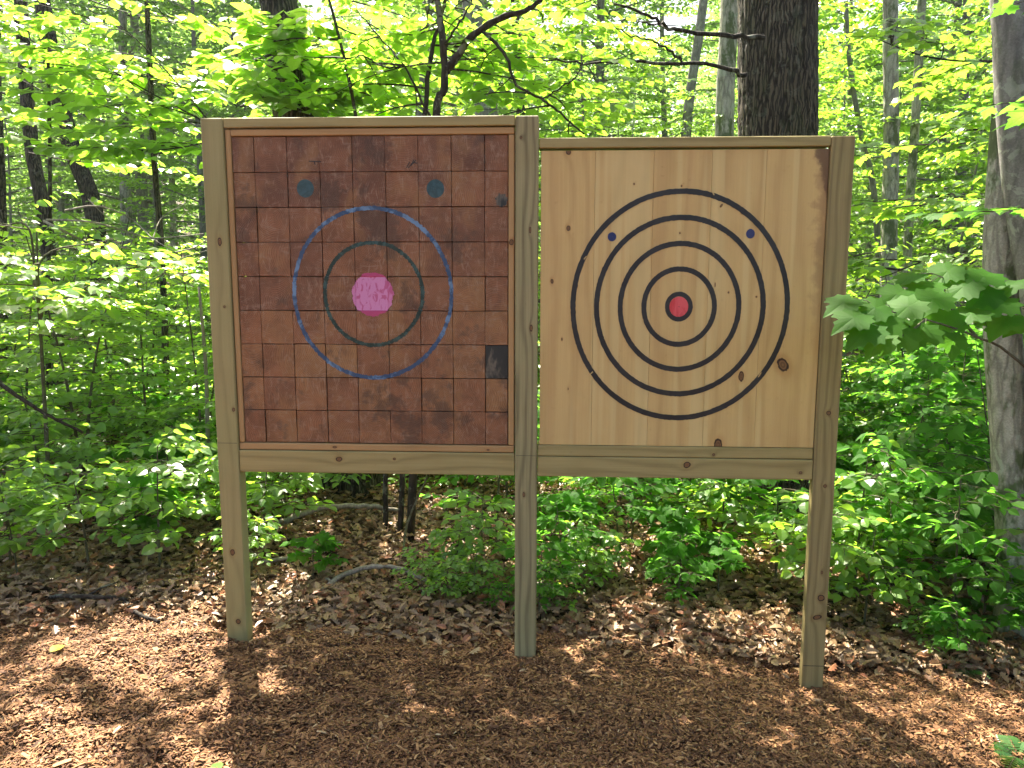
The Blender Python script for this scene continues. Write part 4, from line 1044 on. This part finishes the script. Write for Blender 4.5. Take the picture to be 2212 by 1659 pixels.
# the wood beyond, one mass on the rising slope
def far_wood():
    S = 9000
    y = 34 + rng.random(S) * 26; x = rng.uniform(-1, 1, S) * (.8 * y)
    z = gz(x, y) + rng.uniform(0, 1, S) ** .9 * 11
    N = S * 10; idx = np.repeat(np.arange(S), 10)
    pos = np.stack([x, y, z], -1)[idx] + rng.normal(size=(N, 3)) * np.array([.55, .55, .22])
    fwd = rng.normal(size=(N, 3)) * np.array([1, 1, .4]); up = rng.normal(size=(N, 3)) * .6 + np.array([0, 0, 1])
    mb = MB(); inst(mb, SIMPLE, pos, fwd, up, rng.uniform(.26, .42, N), tints(N))
    tag(mb.build('distant_wood', LEAF_FAR), 'distant green wood closing off the view far behind the trees', 'woodland', kind='stuff')
far_wood()
# low green ground plants that nobody could count
def ground_cover():
    N0 = 3600
    y = 4.6 + rng.random(N0) * 9; x = rng.uniform(-1, 1, N0) * (.75 * y)
    k = ~((x > -1.6) & (x < 1.0) & (y < 5.6)); x, y = x[k], y[k]; n0 = len(x); m = 12
    idx = np.repeat(np.arange(n0), m)
    h = rng.uniform(.06, .30, n0)[idx]
    pos = np.stack([x, y, gz(x, y)], -1)[idx] + np.stack([rng.normal(size=n0 * m) * .10, rng.normal(size=n0 * m) * .10, h * rng.uniform(.6, 1, n0 * m)], -1)
    fwd = rng.normal(size=(n0 * m, 3)) * np.array([1, 1, .2]); up = rng.normal(size=(n0 * m, 3)) * .3 + np.array([0, 0, 1])
    mb = MB(); inst(mb, OVATE, pos, fwd, up, rng.uniform(.04, .07, n0 * m), tints(n0 * m))
    tag(mb.build('ground_cover', LEAF), 'low green ground plants between the shrubs', 'ground cover', kind='stuff')
ground_cover()

# ------------------------------------------------------------------ fallen wood, ferns, dead branches
def stick(kind, label, cat, pts, r0, r1, bark, sub=(), lift=0.0, group=None, follow=True):
    P = smooth_path(pts, 24)
    if follow: P[:, 2] = gz(P[:, 0], P[:, 1]) + lift + np.array([p[2] for p in smooth_path([(p[0], p[1], p[2]) for p in pts], 24)])
    b = P[len(P) // 2].copy()
    mb = MB(); P1 = P - b; P1[1:-1] += rng.normal(size=(22, 3)) * r0 * .12
    tube(mb, P1, np.linspace(r0, r1, 24), 9, .5, rough=.06)
    for (t, az, L) in sub:
        q = P1[int(t * 23)]; d = np.array([math.cos(az), math.sin(az), .25])
        tube(mb, np.array([q, q + d * L * .5, q + d * L + np.array([0, 0, -.02])]), [r1 * .8, r1 * .6, r1 * .3], 5, .5)
    o = mb.build(kind, bark, None, True); o.location = tuple(b); tag(o, label, cat, group); return o
def gp(px, py):
    """point on the ground seen at that place of the picture"""
    Y = 4.0
    for _ in range(30):
        p = at(px, py, Y); g = float(gz(p[0], p[1])); d = _f + _r * (px - 1106) / F_PX - _u * (py - 829.5) / F_PX
        Y = Y + .7 * ((g - CAM[2]) / d[2] * d[1] - Y)
    return at(px, py, Y)[:2]
def G(px, py, h=0.0): p = gp(px, py); return (p[0], p[1], h)
stick('fallen_branch', 'curved grey bare branch lying on the leaves under the red block target', 'branch', [G(690, 1290), G(740, 1262, .03), G(800, 1252, .05), G(860, 1254, .05), G(940, 1272, .01)], .014, .012, DEADWOOD, lift=.02, sub=((.15, 2.2, .08),))
stick('fallen_branch', 'thin pale branch lying behind the curved one, near the left post', 'branch', [G(560, 1222), G(620, 1220, .02), G(680, 1205, .03), G(740, 1185, .02)], .012, .007, DEADWOOD, lift=.02)
stick('fallen_log', 'rotten reddish log lying right of the right post', 'log', [G(1835, 1385, .0), G(1950, 1392, .01), G(2060, 1400, .01), G(2230, 1412, .0)], .028, .024, REDLOG, lift=.018)
stick('fallen_log', 'reddish half-buried stick left of the right post', 'log', [G(1420, 1376), G(1530, 1378), G(1640, 1384)], .014, .012, REDLOG, lift=.014)
stick('fallen_log', 'dark fallen log in the leaves behind the right post', 'log', [G(1800, 1290), G(1900, 1272, .01), G(2000, 1262, .01)], .03, .025, BARK_DARK, lift=.02)
stick('fallen_branch', 'dark bent stick lying in the litter at the far left', 'branch', [G(98, 1300), G(160, 1314, .03), G(230, 1316, .03), G(275, 1308)], .012, .009, BARK_TWIG, lift=.03, sub=((.5, 1.0, .15),))
stick('fallen_branch', 'dark broken stick at the mulch edge, left of the left post', 'branch', [G(270, 1310), G(300, 1335), G(345, 1352)], .011, .007, BARK_TWIG, lift=.02)
stick('fallen_branch', 'long pale fallen branch seen between the seedlings under the red block target', 'branch', [G(600, 1140), G(690, 1125, .05), G(790, 1118, .05), G(860, 1112)], .02, .014, DEADWOOD, lift=.03)
stick('leaning_branch', 'dark bare branch slanting down through the leaves at the left edge', 'branch', [at(-20, 815, 4.0), at(60, 870, 4.02), at(120, 905, 4.05), at(180, 935, 4.1)], .012, .007, BARK_TWIG, follow=False, sub=((.7, -.4, .12),))
stick('thin_sapling_stem', 'thin pale green bent stem rising before the dark stems under the rail', 'stem', [G(868, 1215), at(878, 1140, 4.45), at(900, 1080, 4.45), at(925, 1020, 4.5), at(950, 900, 4.6)], .008, .004, BARK_STEM, follow=False)
bpy.data.objects['thin_sapling_stem'].location.z += .0
# pale dead twiggy branches at the left
dead = MB(); o_ = at(330, 470, 5.5)
for pp, r in (([(95, 478), (150, 505), (230, 545), (330, 580), (420, 620)], .010), ([(100, 475), (200, 480), (290, 505), (330, 515), (440, 505)], .008), ([(140, 455), (210, 445), (280, 470), (330, 515), (380, 545)], .007),
              ([(190, 430), (215, 455), (230, 470)], .004), ([(200, 490), (225, 520), (250, 535)], .005), ([(290, 505), (275, 535), (240, 520)], .004), ([(330, 515), (350, 470), (400, 440)], .005), ([(340, 600), (390, 560), (450, 540)], .005), ([(380, 545), (430, 530), (480, 485)], .006)):
    Q = smooth_path([at(x, y, 5.5 + .3 * math.sin(x * .02 + y * .03)) - o_ for x, y in pp], 12)
    tube(dead, Q, np.linspace(r, r * .4, 12), 5, .5, cap=False)
stemQ = smooth_path([at(430, 620, 5.5) - o_, at(445, 800, 5.55) - o_, at(450, 1000, 5.6) - o_], 8); stemQ[-1][2] = float(gz(*(stemQ[-1] + o_)[:2])) - o_[2] - .05
tube(dead, stemQ, np.linspace(.010, .018, 8), 6, .5)
o = dead.build('dead_branches', DEADWOOD, None, True); o.location = tuple(o_)
tag(o, 'bleached bare dead branches tangled among the bright leaves at the left', 'dead shrub')

def fern_model(nf, L, seed):
    random.seed(seed); mb = MB(); st = MB()
    for i in range(nf):
        a = i * 2.4 + random.uniform(-.3, .3); l = L * random.uniform(.75, 1.1)
        ts = np.linspace(0, 1, 15)
        d = np.array([math.cos(a), math.sin(a), 0]); e_ = np.array([-math.sin(a), math.cos(a), 0])
        P = l * (ts[:, None] * d * .85) + np.array([0, 0, 1]) * (l * (.75 * ts - .75 * ts ** 2))[:, None]
        tube(st, P, np.linspace(.002, .0007, 15), 3, .5, cap=False)
        pos = []; fw = []; sz = []
        for j in range(2, 15):
            w = l * .26 * math.sin(math.pi * min(1, ts[j] * .85 + .15)) ** .8 + .006
            for s_ in (-1, 1):
                pos.append(P[j]); fw.append(e_ * s_ + d * .35 + np.array([0, 0, -.1])); sz.append(w)
        T = (np.array([(0, 0, 0), (.12, .15, 0), (.10, .5, 0), (.05, .85, 0), (0, 1, -.05), (-.05, .85, 0), (-.10, .5, 0), (-.12, .15, 0)]), [np.array([[0, 1, 2, 7], [7, 2, 6, 6]])[:1], np.array([[7, 2, 6], [6, 2, 3], [6, 3, 5], [5, 3, 4]])])
        inst(mb, T, np.array(pos), np.array(fw), np.tile([0, 0, 1.0], (len(pos), 1)) + d * -.3, np.array(sz), tints(len(pos)))
    return st.mesh('stem', BARK_STEM), mb.mesh('frond', FERN)
FM = [fern_model(7, .30, 81), fern_model(6, .24, 82)]
for (px, py, s, i, lb) in ((2100, 1335, 1.0, 0, 'fern growing at the foot of the lichen-covered tree'), (2020, 1330, .8, 1, 'smaller fern left of the foot of the lichen-covered tree'), (1900, 1225, .8, 1, 'fern in shade right of the right post'),
                           (2200, 1640, .55, 0, 'fern tip in the bottom right corner on the mulch edge'), (1975, 1400, .55, 1, 'little fern growing by the reddish log'), (2080, 1450, .45, 0, 'small fern at the mulch edge below the reddish log'),
                           (1800, 1170, .9, 0, 'fern just behind the right post'), (1450, 1240, .45, 1, 'yellow-green moss-like tuft on the litter under the pale target')):
    x, y = gp(px, py)
    place('fern', FM[i], ('stem', 'frond'), x, y, random.uniform(0, 6), s, lb, 'fern', None)
# a few loose leaves that lie on the mulch
def loose(px, py, s, c, lb, T=OVATE, mat=LEAF):
    x, y = gp(px, py); mb = MB()
    inst(mb, T, np.array([[0, 0, 0.0]]), np.array([[math.cos(px), math.sin(px), .1]]), np.array([[.1, -.3, 1.0]]), [s], np.array([[c, 0, 0, 1]]))
    o = mb.build('fallen_leaf', mat); o.location = (x, y, float(gz(x, y) + mound(np.array([x]), np.array([y]))[0]) + .014); tag(o, lb, 'leaf')
YEL = leaf_mat('yellow_fallen_leaf', (0.45, 0.38, 0.04), (0.6, 0.5, 0.06), (0.5, 0.4, 0.05), tf=.2)
loose(108, 1415, .07, .8, 'yellow fallen leaf on the mulch at the left', mat=YEL)
loose(470, 1655, .06, .5, 'small green leaf on the mulch at the bottom edge')
loose(1055, 1580 - 340, .06, .9, 'pale leaf in the litter left of the middle post', mat=YEL)

# ------------------------------------------------------------------ the bright air of the wood
def haze(d):
    mb = MB(); box(mb, -75, 75, -8, 95, -3.0, 30, .01)
    m = bpy.data.materials.new('woodland_air'); m.use_nodes = True; t = m.node_tree; t.nodes.clear()
    o = t.nodes.new('ShaderNodeOutputMaterial'); v = t.nodes.new('ShaderNodeVolumePrincipled')
    v.inputs['Color'].default_value = (0.86, 0.95, 1.0, 1); v.inputs['Density'].default_value = d; v.inputs['Anisotropy'].default_value = 0.35
    t.links.new(v.outputs[0], o.inputs['Volume'])
    tag(mb.build('haze', m), kind='stuff')
haze(0.0006)
